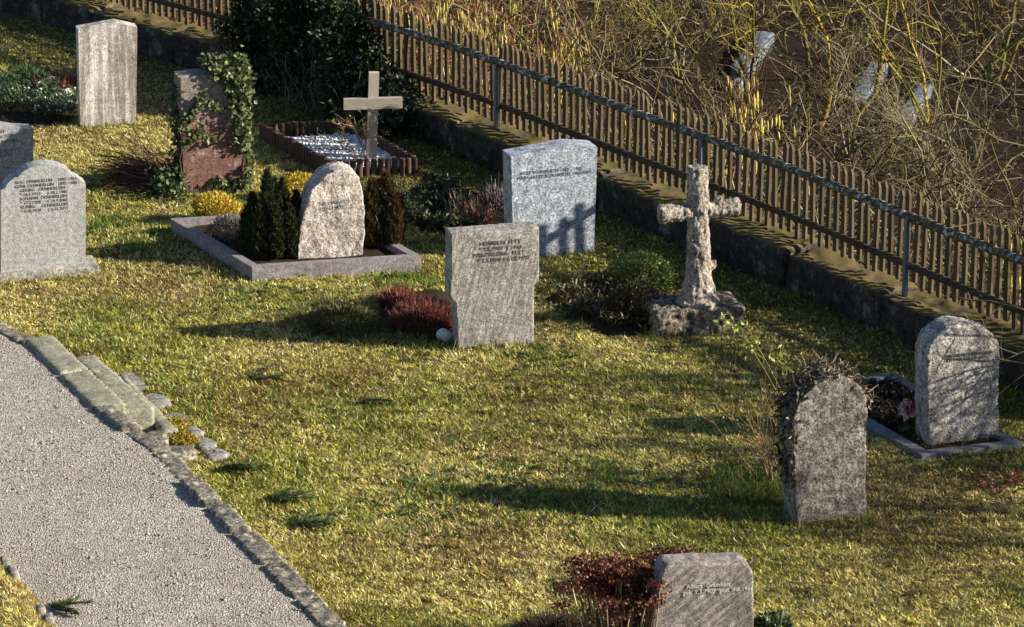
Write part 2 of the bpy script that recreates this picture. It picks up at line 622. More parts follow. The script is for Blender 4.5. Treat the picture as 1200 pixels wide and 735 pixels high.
# loose pebbles on the path
def pebbles(name, x, y, z, r, cols, mat, parent=None, flat=.6):
    n = len(x)
    base = np.array([(1, 0, 0), (0, 1, 0), (-1, 0, 0), (0, -1, 0), (0, 0, 1), (0, 0, -1)], float)
    F0 = np.array([(0, 1, 4), (1, 2, 4), (2, 3, 4), (3, 0, 4), (1, 0, 5), (2, 1, 5), (3, 2, 5), (0, 3, 5)])
    j = base[None] * r[:, None, None] * (1 + .35 * rng.normal(size=(n, 6, 1)))
    a = rng.uniform(0, 6.28, n); c, s = np.cos(a)[:, None], np.sin(a)[:, None]
    V = np.stack([j[..., 0] * c - j[..., 1] * s, j[..., 0] * s + j[..., 1] * c, j[..., 2] * flat], -1)
    V += np.stack([x, y, z], -1)[:, None, :]
    F = (F0[None] + np.arange(n)[:, None, None] * 6).reshape(-1, 3)
    o = link(name, mesh_np(name, V.reshape(-1, 3), F, rep(cols, 6)), mat, parent)
    o["kind"] = "stuff"
    return o


n = 34000
yy = rng.uniform(25.5, 36, n); xx = rng.uniform(-5.6, -1, n)
k = xx < kerb_x(yy, kerb_in) - .01
k &= (xx > -.141 * yy - 0.6)
xx, yy = xx[k], yy[k]
rr = np.exp(rng.normal(math.log(.0058), .36, len(xx)))
pb = pebbles("path_pebbles", xx, yy, path_z(xx, yy) + rr * .25, rr,
             palette(len(xx), [(.29, .263, .228), (.39, .36, .325), (.52, .49, .45), (.14, .128, .112), (.31, .265, .21)], [3, 3, 1.3, 2.6, 1]), M['twig'])
tag(pb, "loose beige and grey pebbles strewn over the gravel path", "gravel", kind="stuff")

# ---------------------------------------------------------------- grass
VER_Z = .36


def verge_z(X, Y): return PATH_Z - .03 + np.clip((kerb_x(Y, verge_edge) - X) * .5, 0, .12) + .03 * (fbm(X * 3, Y * 3, 3) - .4)


vg = grid_sheet("grass_verge", -8, -1.5, 22, 31, .06, verge_z, lambda X, Y: X < kerb_x(Y, verge_edge) + .02, M['turf'])

green_spots = [(540, 585, .55), (640, 590, .6), (470, 600, .4), (600, 560, .3), (440, 380, .5), (390, 375, .45), (880, 575, .5), (860, 555, .35),
               (720, 560, .45), (250, 300, .6), (180, 290, .6), (300, 350, .4), (1150, 545, .4), (620, 420, .35), (480, 330, .4), (120, 265, .4)]
brown_spots = [(575, 632, .45), (520, 645, .3), (230, 290, .15), (590, 530, .25), (180, 335, .5), (300, 470, .5), (420, 445, .4), (1080, 620, .8), (620, 470, .4), (1100, 590, .5)]


def grass(name, X, Y, Zf, dens_blades, label, dull=1.0, hmul=1.0):
    """Clumped short lawn: X, Y are clump centres."""
    n = len(X)
    px, py = np.array([proj((x, y, 0)) for x, y in zip(X, Y)]).T
    wx = X + .25 * (fbm(X * 3, Y * 3) - .5); wy = Y + .25 * (fbm(X * 3 + 9, Y * 3 + 4) - .5)
    g = fbm(wx * .55, wy * .55, 4); g2 = fbm(wx * 2.6 + 40, wy * 2.6, 3); g3 = vnoise(X * 9, Y * 9)
    green = np.clip((g - .50) * 4.5 + (g2 - .5) * 2.6, 0, 1) * .42
    for a, b, r in green_spots:
        P = G(a, b); green = np.maximum(green, np.exp(-((X - P.x) ** 2 + ((Y - P.y) * .8) ** 2) / (r * r)) * np.clip(.15 + 2.4 * (g2 - .25) * (g3 + .35), 0, 1))
    fd = fence_dist(X, Y)
    moss = np.clip((1.7 - fd) / 1.2, 0, 1) * .7
    brown = np.clip((g2 - .56) * 5, 0, 1) * .5 + np.clip((.42 - g) * 5, 0, 1) * .35
    for a, b, r in brown_spots:
        P = G(a, b); brown = np.maximum(brown, .85 * np.exp(-((X - P.x) ** 2 + ((Y - P.y) * .6) ** 2) / (r * r)) * np.clip(g3 * 2, 0, 1))
    m = dens_blades
    tot = n * m
    ci = np.repeat(np.arange(n), m)
    rad = .042 * np.sqrt(rng.random(tot)) * (1 + .5 * green[ci]); th = rng.uniform(0, 6.283, tot)
    bx = X[ci] + rad * np.cos(th); by = Y[ci] + rad * np.sin(th)
    clen = (.020 + .017 * g3 + .02 * green)[ci] * np.exp(rng.normal(0, .3, tot)) * hmul
    caz = rng.uniform(0, 6.283, n)[ci] + rng.normal(0, 1.1, tot)
    clean_ = np.clip(rng.normal(.84, .10, n)[ci] + rng.normal(0, .12, tot) - .12 * green[ci], .05, .985)
    wid = rng.uniform(.0055, .014, tot)
    straw = np.array([.59, .485, .18]); olive = np.array([.335, .325, .045]); grn = np.array([.10, .15, .03]); brn = np.array([.22, .14, .06]); mos = np.array([.12, .13, .018]); pale = np.array([.76, .67, .36])
    u = rng.random(tot); cv = np.clip(rng.normal(0, .28, n), -.6, .6)[ci]
    f = np.clip(.50 + 2.1 * (g - .5)[ci] + cv + .3 * (u - .5), 0, 1)[:, None]
    c = straw * (1 - f) + olive * f
    c = np.where((rng.random(tot) < .17)[:, None], pale, c)
    gg = (rng.random(tot) < green[ci])[:, None]; c = np.where(gg, grn * (1 + .5 * rng.random((tot, 1))), c)
    bb = (rng.random(tot) < brown[ci] * .75)[:, None]; c = np.where(bb, brn, c)
    mm = (rng.random(tot) < moss[ci])[:, None]; c = np.where(mm, mos, c)
    c = np.clip(c * np.exp(rng.normal(0, .30, (tot, 1)) + np.clip(rng.normal(0, .36, (n, 1)), -.9, .6)[ci]) * dull, .005, .9)
    B = np.stack([bx, by, Zf(bx, by) - .004 + (rng.random(n) ** 2 * .018)[ci]], 1)
    V, F = blades(B, clen, wid, clean_, caz)
    o = link(name, mesh_np(name, V, F, rep(c, 3)), M['grass'])
    tag(o, label, "grass", kind="stuff")
    return o


nc = 104000
gy = rng.uniform(25.8, 46.5, nc * 3); gx = rng.uniform(-1, 1, nc * 3) * (.136 * gy + .5)
k = (fence_dist(gx, gy) > .32) & (gx > kerb_x(gy, kerb_out) - .02)
for p_ in bare + flag_polys + [steps_poly]: k &= ~inpoly(gx, gy, p_)
for p_ in beds: k &= ~(inpoly(gx, gy, p_) & (rng.random(len(gx)) < .9))
gx, gy = gx[k][:nc], gy[k][:nc]
print("clumps", len(gx))
grass("lawn_grass", gx, gy, lawn_z, 9, "short patchy yellow and green winter grass of the graveyard lawn")
nv = 5000
gy = rng.uniform(25.8, 29.6, nv * 4); gx = rng.uniform(-5, -2, nv * 4)
k = (gx < kerb_x(gy, verge_edge) - .01) & (gx > -.141 * gy - .3)
grass("verge_grass", gx[k][:nv], gy[k][:nv], verge_z, 14, "mossy yellow grass on the verge below the gravel path")

# ---------------------------------------------------------------- brush beyond the fence (one uncountable mass)
def onslope(px, py, lift=.0):
    zz = -2.0
    for _ in range(14):
        P = G(px, py, zz); zz = float(slope_z(P.x, P.y, max(0, -float(fence_dist(P.x, P.y))))) + lift
    P.z = zz
    return P


slab_px = [((896, 36), (868, 78), 24, "left blue grey stone slab lying in the brush beyond the fence"),
           ((1030, 70), (1006, 114), 23, "middle blue grey stone slab lying in the brush beyond the fence"),
           ((1084, 98), (1058, 138), 18, "right blue grey stone slab lying in the brush beyond the fence"),
           ((874, 91), (861, 95), 18, "small blue grey stone below the left slab in the brush")]
SLABS = [(onslope(*a, .16), onslope(*b, .16)) for a, b, _, _ in slab_px]


def thicket(ns, n1, n2, seed):
    rg = np.random.default_rng(seed)
    y = rg.uniform(33, 70, ns * 8); x = rg.uniform(-1, 1, ns * 8) * (.14 * y + 1)
    d = -fence_dist(x, y)
    k = (d > .5) & (d < 30)
    for A, B in SLABS:                          # stems keep clear of the lying slabs and of the view to them
        t_ = np.clip(((x - B.x) * (A.x - B.x) + (y - B.y) * (A.y - B.y)) / ((A - B).length_squared + .01), 0, 1)
        qx, qy = B.x + t_ * (A.x - B.x), B.y + t_ * (A.y - B.y)
        k &= (np.hypot((x - qx), (y - qy) * .45) > .55)
    x, y, d = x[k], y[k], d[k]
    keep = rg.random(len(x)) < np.clip(.25 + 1.5 * (fbm(x * .45, y * .45, 3) - .33), .08, 1)
    x, y, d = x[keep][:ns], y[keep][:ns], d[keep][:ns]
    z = slope_z(x, y, d) - .05
    S = np.stack([x, y, z], 1)
    D = np.stack([rg.normal(0, .75, len(x)), rg.normal(0, .75, len(x)), np.ones(len(x))], 1)
    P0 = grow(S, D, rg.uniform(.7, 2.0, len(x)) * np.clip(.55 + d * .12, .5, 1.25), 6, .26, -.05, rg)
    S1, D1, t1 = spawn(P0, n1, rg, .15, 1, 1.5)
    P1 = grow(S1, D1, rg.uniform(.25, .8, n1), 6, .42, -.02, rg)
    S2, D2, t2 = spawn(P1, n2, rg, .1, 1, 1.6)
    P2 = grow(S2, D2, rg.uniform(.07, .30, n2), 4, .5, -.02, rg)
    g = Geo()
    pal = [(.14, .11, .055), (.09, .07, .04), (.22, .185, .105), (.105, .095, .03), (.055, .04, .026), (.28, .25, .165)]
    wt = [3, 3, 1.6, 1.8, 3, .8]
    for P, r0, r1 in ((P0, .013, .006), (P1, .0075, .0035), (P2, .0045, .0022)):
        V, F = tubes(P, np.linspace(r0, r1, P.shape[1])[None].repeat(len(P), 0) * rg.uniform(.7, 1.4, (len(P), 1)))
        c = palette(len(P), pal, wt, .25, rg)
        ppx = 600 + FPX * P[:, 0, 0] / (P[:, 0, 1] * cp + 3.6)
        rus = (ppx < 760 - 260 * rg.random(len(P)))[:, None]
        c = np.where(rus & (rg.random((len(P), 1)) < .65), np.array([.19, .10, .045]) * np.exp(rg.normal(0, .25, (len(P), 1))), c)
        g.add(V, F, rep(c, P.shape[1] * 3))
    o = link("brush", g.mesh("brush"), M['twig'])
    tag(o, "tangle of bare olive and tan twigs on the slope beyond the fence", "brush", kind="stuff")


thicket(1350, 6600, 21500, 3)
# fallen leaves on the slope
nl = 15000
y = rng.uniform(33, 68, nl * 3); x = rng.uniform(-1, 1, nl * 3) * (.14 * y + 1)
d = -fence_dist(x, y); k = (d > .35); x, y, d = x[k][:nl], y[k][:nl], d[k][:nl]
nn = unit(rng.normal(size=(len(x), 3)) * .5 + [0, 0, 1]); dd = np.cross(nn, unit(rng.normal(size=(len(x), 3))))
V, F = leaves(np.stack([x, y, slope_z(x, y, d) + .02], 1), dd, nn, rng.uniform(.05, .11, len(x)), rng.uniform(.03, .06, len(x)))
o = link("fallen_leaves", mesh_np("fallen_leaves", V, F, rep(palette(len(x), [(.08, .042, .022), (.12, .068, .032), (.05, .03, .018), (.16, .10, .05)]), 4)), M['leaf'])
tag(o, "brown fallen leaves covering the slope beyond the fence", "leaves", kind="stuff")

# ---------------------------------------------------------------- low wall of rough blocks
M['wall'] = stone("wall_sandstone", (.024, .020, .017), (.052, .042, .033), 45, 3, lichen_or_pits=(.30, .28, .25), blotch_amt=.45, bump=.9, speck=.7, blotch_scale=5)
# moss grows on upward faces of the wall
_nt = M['wall'].node_tree; _b = _nt.nodes["Principled BSDF"]
_old = _b.inputs["Base Color"].links[0].from_socket
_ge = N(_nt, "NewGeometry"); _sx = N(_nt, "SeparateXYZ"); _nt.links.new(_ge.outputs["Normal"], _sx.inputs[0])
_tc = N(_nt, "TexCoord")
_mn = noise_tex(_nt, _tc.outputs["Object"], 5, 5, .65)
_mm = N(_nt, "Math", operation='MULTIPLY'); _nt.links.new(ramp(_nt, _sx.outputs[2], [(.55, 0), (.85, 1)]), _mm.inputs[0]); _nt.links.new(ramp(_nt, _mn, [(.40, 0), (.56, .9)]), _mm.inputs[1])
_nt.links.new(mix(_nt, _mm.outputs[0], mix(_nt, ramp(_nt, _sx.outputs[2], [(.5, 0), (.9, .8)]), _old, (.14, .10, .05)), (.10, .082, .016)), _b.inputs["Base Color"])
wall = thing("stone_wall", "low mossy wall of dark rough sandstone blocks under the picket fence", "wall", (FENCE[0][0], FENCE[0][1], 0))
wi = Matrix.Translation(-Vector((FENCE[0][0], FENCE[0][1], 0)))
s = .05; bi = 0
while s < FS[-1] - .3:
    L = random.uniform(.85, 1.75); L = min(L, FS[-1] - s)
    h_ = WALL_H + random.uniform(-.035, .02); df = random.uniform(-.02, .03)
    a0, _ = fence_at(s + .012, .30 + df); a1, _ = fence_at(s + L - .012, .30 + df)
    b0, _ = fence_at(s + .012, -.2); b1, _ = fence_at(s + L - .012, -.2)
    c = (a0 + a1 + b0 + b1) / 4
    bm = bmesh.new()
    lo = [bm.verts.new((p_[0] - c[0], p_[1] - c[1], -.12)) for p_ in (a0, a1, b1, b0)]
    hi = [bm.verts.new((p_[0] - c[0], p_[1] - c[1], h_)) for p_ in (a0, a1, b1, b0)]
    bm.faces.new(lo[::-1]); bm.faces.new(hi)
    for i in range(4): bm.faces.new((lo[i], lo[(i + 1) % 4], hi[(i + 1) % 4], hi[i]))
    me = bm_mesh(bm, "block", .06, 3)
    me = roughen(me, .038, [(2.2, .035), (6, .03), (17, .018)], bi)
    link("block", me, M['wall'], wall, (c[0] - FENCE[0][0], c[1] - FENCE[0][1], 0))
    s += L; bi += 1

# ---------------------------------------------------------------- picket fence
M['picket'] = plain("weathered_picket", (.070, .047, .021), .85, .5, 10, stretch=(6, 6, .7), bump=.5)
M['rail'] = stone("lichen_rail", (.07, .055, .035), (.11, .085, .05), 60, 8, lichen_or_pits=(.52, .52, .50), blotch_amt=.95, bump=1, speck=.6, blotch_scale=16, blotch_at=.53)
M['rail_low'] = stone("dark_rail", (.045, .034, .02), (.075, .056, .03), 60, 8, lichen_or_pits=(.30, .31, .28), blotch_amt=.7, bump=1, speck=.6, blotch_scale=12, blotch_at=.6)
M['steel'] = plain("galvanised_post", (.16, .18, .21), .5, .15, 25, metal=.6)
F0 = Vector((FENCE[0][0], FENCE[0][1], 0))
fence = thing("picket_fence", "weathered brown wooden picket fence on top of the low stone wall", "fence", F0)
bm = bmesh.new()
PW, PT, PH = .053, .026, .87
prof = [(-PW / 2, 0), (PW / 2, 0), (PW / 2, PH - .05), (0.008, PH), (-.008, PH), (-PW / 2, PH - .05)]
bm = prism(prof, PT, -PT / 2)
picket_me = [bm_mesh(bm, "picket", .003, 1)]
for dv in (-.006, .007):
    bm = prism([(u * (1 + dv * 10), v + dv * 3) for u, v in prof], PT, -PT / 2)
    picket_me.append(bm_mesh(bm, "picket", .003, 1))
s = .1; zb = WALL_H + .045
while s < FS[-1] - .05:
    P, nn = fence_at(s)
    yaw = math.atan2(nn[1], nn[0]) + R(90)
    o = link("picket", random.choice(picket_me), M['picket'], fence, (P[0] - F0.x, P[1] - F0.y, zb + random.uniform(-.022, .016)))
    o.rotation_euler = (random.gauss(0, .014), random.gauss(0, .018), yaw + random.gauss(0, .03))
    s += .121 + random.uniform(-.005, .005)
for zr, rad, off in ((zb + .66, .042, .05), (zb + .19, .033, .042)):
    s0 = 0.0
    while s0 < FS[-1] - .1:
        s1 = min(s0 + 2.95, FS[-1])
        t = np.linspace(s0 + .003, s1 - .003, 26)
        pts = np.array([np.r_[fence_at(q, off)[0] - np.array([F0.x, F0.y]), zr + .005 * math.sin(q * 1.3) + random.gauss(0, .002)] for q in t])
        V, F = tubes(pts[None], np.array([[rad * random.uniform(.88, 1.12) for _ in t]]), 8)
        link("rail", mesh_np("rail", V, F, smooth=True), M['rail'] if rad > .04 else M['rail_low'], fence)
        s0 = s1
# posts stand where the photograph shows them along the fence line
fpxs = np.array([proj((p_[0], p_[1], WALL_H))[0] for p_ in FENCE])
bm = bmesh.new(); box_bm(bm, -.022, .022, -.022, .022, -.12, .655); post_me = bm_mesh(bm, "post", .005, 1)
for X in (-130, 110, 350, 591, 831, 1071, 1300):
    s_ = np.interp(X, fpxs, FS)
    P, nn = fence_at(s_, .105)
    o = link("post", post_me, M['steel'], fence, (P[0] - F0.x, P[1] - F0.y, zb), math.atan2(nn[1], nn[0]) + R(90))
# ---------------------------------------------------------------- path kerb, steps
M['kerb'] = stone("kerb_limestone", (.085, .078, .062), (.22, .20, .165), 45, 6, lichen_or_pits=(.60, .58, .52), blotch_amt=.8, bump=.9, speck=.8, blotch_scale=12)
M['step'] = stone("step_slab", (.17, .168, .125), (.28, .27, .215), 60, 3, lichen_or_pits=(.11, .11, .05), blotch_amt=.6, bump=.6, speck=.55)
M['flag'] = stone("flagstone", (.15, .148, .14), (.26, .255, .24), 60, 4, lichen_or_pits=(.2, .19, .1), blotch_amt=.5, bump=.7, speck=.6)
K0 = Vector((kerb_in[3].x, kerb_in[3].y, PATH_Z))
kerb = thing("path_kerb", "row of lichened grey kerb stones along the gravel path edge", "kerb", K0)


def slab_obj(name, quad, z0, z1, mat, parent, org, bevel=.012, vox=None, amps=None, seed=0):
    bm = bmesh.new()
    c = Vector((sum(q.x for q in quad) / len(quad), sum(q.y for q in quad) / len(quad), 0))
    lo = [bm.verts.new((q.x - c.x, q.y - c.y, z0)) for q in quad]; hi = [bm.verts.new((q.x - c.x, q.y - c.y, z1)) for q in quad]
    bm.faces.new(lo[::-1]); bm.faces.new(hi)
    k = len(quad)
    for i in range(k): bm.faces.new((lo[i], lo[(i + 1) % k], hi[(i + 1) % k], hi[i]))
    me = bm_mesh(bm, name, bevel, 2)
    if vox: me = roughen(me, vox, amps, seed)
    return link(name, me, mat, parent, c - Vector((org.x, org.y, org.z)) if parent else c)


def along(line, t):
    pts = np.array([(p.x, p.y) for p in line]); s = np.r_[0, np.cumsum(np.linalg.norm(np.diff(pts, axis=0), axis=1))]
    return Vector((np.interp(t * s[-1], s, pts[:, 0]), np.interp(t * s[-1], s, pts[:, 1]), 0))


ylist = []
yv = kerb_in[0].y
while yv > kerb_in[-1].y:
    ylist.append(yv); yv -= random.uniform(.42, .85)
kw = lambda Y: Vector((float(kerb_x(Y, kerb_in)), Y, 0))
for i in range(len(ylist) - 1):
    ya, yb = ylist[i] - .016, ylist[i + 1] + .016
    mid = (ya + yb) / 2
    if G(27, 395, PATH_Z).y > mid > G(108, 474, PATH_Z).y: continue         # the top step stands here
    a, b = kw(ya), kw(yb)
    wdt = random.uniform(.17, .20)
    q = [a, b, b + Vector((wdt, .05, 0)), a + Vector((wdt, .05, 0))]
    slab_obj("kerb_stone", q, -.1, PATH_Z + .03 + random.uniform(-.025, .018), M['kerb'], kerb, K0, .01, .023, [(4, .018), (13, .014), (34, .010)], i)

steps = thing("stone_steps", "worn grey stone steps leading from the path down to the lawn", "steps", Vector((G(150, 480).x, G(150, 480).y, 0)))
S0 = steps.location.copy()


def step_part(name, px, ztop, zbot, mat, bevel=.012, seed=0):
    return slab_obj(name, [G(x, y, ztop) for x, y in px], zbot, ztop, mat, steps, Vector((S0.x, S0.y, 0)), bevel, .032, [(4, .008), (16, .006)], seed)


step_part("step", [(27, 396), (62, 391), (104, 431), (68, 437)], .335, -.05, M['step'], seed=1)
step_part("step", [(69, 438), (105, 432), (149, 473), (107, 476)], .332, -.05, M['step'], seed=2)
step_part("step", [(84, 417), (112, 414), (133, 433), (104, 434)], .21, -.05, M['step'], seed=3)
step_part("step", [(105, 435), (134, 434), (183, 478), (140, 482)], .205, -.05, M['step'], seed=4)
step_part("step", [(138, 439), (147, 438), (210, 503), (190, 505)], .08, -.05, M['step'], seed=5)
for i, f in enumerate(flags_px): step_part("flagstone", f, .014 + .006 * (i % 2), -.06, M['flag'], .01, 10 + i)
step_part("rubble_stone", [(168, 505), (194, 503), (199, 515), (176, 520)], .20, -.05, M['kerb'], .03, 30)
step_part("rubble_stone", [(186, 522), (226, 520), (231, 527), (190, 531)], .10, -.05, M['kerb'], .03, 31)
# orange moss on the lowest stones
def moss_pad(px_list, z, label, n=500, sz=.07, parent=None):
    g = Geo()
    P0 = G(px_list[0][0], px_list[0][1], z)
    for x, y in px_list:
        c = np.array(G(x, y, z) - P0)
        p = c + rng.normal(size=(n, 3)) * [sz, sz * 1.4, .012]; p[:, 2] = np.abs(p[:, 2])
        V, F = leaves(p, unit(rng.normal(size=(n, 3)) + [0, 0, 1.2]), unit(rng.normal(size=(n, 3))), .022, .014)
        g.add(V, F, rep(palette(n, [(.42, .28, .02), (.34, .26, .02), (.26, .17, .03), (.20, .2, .03)]), 4))
    o = link("moss_cushion", g.mesh("moss_cushion"), M['leaf'], None, P0)
    tag(o, label, "moss", kind="stuff")


moss_pad([(205, 516), (216, 512), (222, 517)], .03, "bright orange yellow moss at the foot of the stone steps", 420, .035)
moss_pad([(205, 494), (212, 498)], .05, "small orange moss patch between the flagstones", 260, .04)
# pale edging stones of the verge
for i, (x, y, wd) in enumerate([(10, 664, .16), (19, 675, .2), (50, 719, .14), (60, 730, .12)]):
    P = G(x, y, PATH_Z); bm = bmesh.new(); box_bm(bm, -.035, .035, -wd / 2, wd / 2, -.05, .05)
    me = roughen(bm_mesh(bm, "edging_stone", .015, 2), .014, [(9, .012), (25, .006)], 60 + i)
    o = link("edging_stone", me, M['flag'], None, P + Vector((-.02, 0, .01)), R(16))
    tag(o, ["pale edging stone at the verge, the farthest of four", "pale edging stone at the verge, second farthest of four",
            "pale edging stone at the verge beside the conifer sprig on gravel", "pale edging stone at the verge nearest the bottom frame edge"][i], "stone", "edging stones of the verge")

# ---------------------------------------------------------------- upright gravestones
M['A'] = stone("pale_streaked_stone", (.19, .165, .145), (.30, .27, .245), 55, 2.2, streak=(.62, .59, .57), streak_amt=.95, lichen_or_pits=(.13, .11, .10), blotch_amt=.4, bump=.5, speck=.55)
M['B'] = stone("red_sandstone", (.12, .05, .04), (.20, .12, .10), 60, 2.6, lichen_or_pits=(.40, .35, .32), blotch_amt=.7, bump=.7, speck=.55, blotch_scale=6, upper=((.20, .178, .16), .56))
M['granite'] = stone("light_grey_granite", (.29, .297, .305), (.34, .345, .35), 85, 3, streak=(.24, .235, .22), streak_amt=.4, bump=.15, speck=.62, rough=.7)
M['plinth'] = stone("weathered_plinth", (.22, .21, .185), (.33, .315, .285), 50, 6, lichen_or_pits=(.09, .09, .05), blotch_amt=.7, bump=.6, speck=.6)
M['blue'] = stone("blue_grey_granite", (.21, .24, .29), (.30, .335, .39), 48, 14, bump=.2, speck=.85, rough=.6)
M['dkgrey'] = stone("grey_granite", (.22, .225, .24), (.26, .265, .28), 70, 3, bump=.2, speck=.7, rough=.7)
M['G'] = stone("grey_brown_limestone", (.165, .153, .142), (.245, .23, .216), 60, 2.5, streak=(.13, .115, .095), streak_amt=.6, diag=(.31, .297, .283), diag_rot=74, lichen_or_pits=(.10, .088, .075), blotch_amt=.4, bump=.8, speck=.65)
M['H'] = stone("dark_pitted_stone", (.105, .094, .085), (.20, .182, .166), 42, 4, lichen_or_pits=(.40, .38, .36), blotch_amt=.55, bump=1.0, speck=.9, blotch_scale=16, bdist=.012)
M['I'] = stone("rough_hewn_granite", (.25, .24, .225), (.36, .345, .33), 55, 4, lichen_or_pits=(.16, .17, .2), blotch_amt=.3, bump=1.0, speck=.9, bdist=.014)
M['J'] = stone("banded_brown_stone", (.105, .092, .088), (.165, .146, .139), 80, 3, diag=(.29, .265, .252), bump=.6, speck=.6)
M['boulder'] = stone("pink_beige_boulder", (.34, .295, .265), (.47, .42, .385), 45, 4, lichen_or_pits=(.24, .20, .17), blotch_amt=.5, bump=1, speck=.65, bdist=.015)
M['letters'] = plain("dark_letters", (.07, .068, .068), .6, .2)
M['pale_letters'] = plain("pale_letters", (.55, .54, .52), .6, .1)
M['slate'] = stone("slate_kerb", (.17, .155, .165), (.25, .23, .24), 70, 4, streak=None, lichen_or_pits=(.40, .36, .36), blotch_amt=.35, bump=.4, speck=.5, rough=.7)
M['slate_blue'] = stone("dark_blue_kerb", (.10, .11, .13), (.17, .18, .21), 70, 4, lichen_or_pits=(.30, .29, .24), blotch_amt=.5, bump=.4, speck=.5, rough=.65)


def headstone(name, label, mat, p0, p1, outline_px, t, rough=None, bevel=.012, pname="slab", seed=0, z=0.0, sink=.08, pit=None, tilt=0):
    f = Face(p0, p1, z)
    root = thing(name, label, "gravestone", f.P, f.yaw)
    if tilt: root.rotation_euler = (tilt, 0, f.yaw)
    ol = [f.uv(x, y) for x, y in outline_px]
    # the foot goes a little into the ground
    ol = [(u, v - sink if v < .04 else v) for u, v in ol]
    me = bm_mesh(prism(ol, t), pname, bevel, 2)
    if rough: me = roughen(me, rough[0], rough[1], seed, pit)
    link(pname, me, mat, root)
    return f, root


fA, oA = headstone("gravestone", "pale streaked gravestone with a low pointed top near the wall", M['A'], (94, 150), (159, 146),
                   [(94, 150), (159, 146), (161, 32.5), (136, 27), (91.5, 35)], .20)
u, v = fA.uv(112, 53)
inscription(oA, ["HANS  KELL"], u, v, .05, M['pale_letters'])
inscription(oA, ["1902  1974"], u, v - .06, .035, M['pale_letters'])

fB, oB = headstone("gravestone", "reddish gravestone overgrown with ivy on its top and right side", M['B'], (215, 229), (287, 223.5),
                   [(215, 229), (287, 223.5), (286.5, 81.5), (209, 90)], .26, (.02, [(4, .006), (16, .004)]), seed=3)

fC, oC = headstone("gravestone", "plain grey granite gravestone at the left frame edge behind the arched one", M['dkgrey'], (-45, 222), (38.5, 212),
                   [(-45, 222), (38.5, 212), (39, 150), (18, 149), (-2, 145.5), (-24, 147), (-47, 156)], .18)
u, v = fC.uv(-30, 160)
inscription(oC, ["        JOHANN", "     BAUERSACHS", "* 4.6.1911  † 4.4.1987", "      GRETEL", "* 5.3.1917 † 6.9.1993", "* 9.8.42 † 1.6.2010"], u, v, .052, M['letters'], .95)

fD, oD = headstone("gravestone", "light speckled granite gravestone with a rounded arch on a stone plinth", M['granite'], (1, 331), (100.5, 323),
                   [(1, 331), (100.5, 323), (100.5, 215), (97, 213), (91, 208.3), (86, 207), (80, 200), (74, 197), (68.6, 195), (62, 193.8), (55, 193.5), (47, 194), (40, 195.5), (34, 197.5), (28, 200.5), (21, 207.5), (16, 209), (10, 214), (5.5, 221), (1, 223)], .20, bevel=.006, sink=0)
u, v = fD.uv(17, 213.5)
dl = ["AUG. DENNERLEIN    1887-1961", "KUNI. DENNERLEIN   1895-1980", "    GEORG   DENNERLEIN", "    * 10.5.1912     † 18.2.1985", "    JOHANN  DENNERLEIN", "    * 27.2.1908     † 24.9.2001", "    KUNIG.     DENNERLEIN", "    * 4.10.1920     † 3.11.2011"]
inscription(oD, dl, u, v - .02, .043, M['letters'], .92)
bm = bmesh.new()
u0, v0 = fD.uv(1, 331)
box_bm(bm, -.1, fD.w + .125, -.045, .34, -.12, .10)
pl = link("plinth", roughen(bm_mesh(bm, "plinth", .006, 2), .014, [(5, .003), (18, .004)], 5), M['plinth'], oD)
for c in oD.children:
    if c.name.startswith(("slab", "inscription")): c.location.z += .0
oD.location.z = 0

fE, oE = headstone("gravestone", "blue grey granite gravestone with a low sloped top, left of the stone cross", M['blue'], (602, 306), (696, 297),
                   [(602, 306), (696, 297), (700, 172.5), (668, 171), (599, 184)], .27)
u, v = fE.uv(606, 204.5)
inscription(oE, ["  JOSEF SCHOBERTH 1902 - 1981", "MARGARETE SCHOBERTH 1906-1997"], u, v - .01, .047, M['letters'], .95)

fG, oG = headstone("gravestone", "brown grey gravestone with a stepped narrower foot beside the red heather", M['G'], (537, 411), (626, 404),
                   [(537, 411), (626, 404), (626, 337), (627.5, 333), (632, 330), (632, 267.5), (528.6, 275), (527.5, 348), (528.5, 352), (533, 354.5), (534.5, 358)], .23,
                   (.014, [(3, .004), (24, .003)]), bevel=.008, seed=8)
u, v = fG.uv(549, 289)
inscription(oG, ["       HEINRICH  FETT", "       * 9.5.1909  † 1943", "   MAGDALENA   FETT", "      * 2.3.1908 † 6.12.1992"], u, v, .053, M['letters'], .95, y=-.004)

fH, oH = headstone("gravestone", "dark pitted round-topped gravestone with dead ivy over its top", M['H'], (934, 617), (1015, 608),
                   [(934, 617), (1015, 608), (1016.5, 493), (1016, 467), (1012, 457), (1006, 450), (996, 444), (984, 441), (972, 443), (961, 448), (950, 456), (942, 464), (934, 477), (930, 489), (928.5, 512)], .30,
                   (.016, [(5, .008), (20, .006), (45, .004)]), bevel=.02, seed=9, pit=(14, .012))

fI, oI = headstone("gravestone", "rough-hewn granite gravestone standing in a dark stone kerb at right", M['I'], (1088, 525), (1170, 516),
                   [(1088, 525), (1170, 516), (1172, 409.5), (1170, 400), (1164.6, 392), (1155, 387.5), (1140, 383.5), (1124.6, 381), (1112, 384), (1102, 390.5), (1094, 398), (1089, 407), (1086.6, 417)], .28,
                   (.013, [(5, .006), (17, .007), (38, .007)]), bevel=.02, seed=12)
u, v = fI.uv(1106, 418)
inscription(oI, ["KUNIGUNDE  LINSENMANN", "  * 21.2.1905 † 16.5.1988"], u, v - .01, .036, M['letters'], .95, y=-.008)

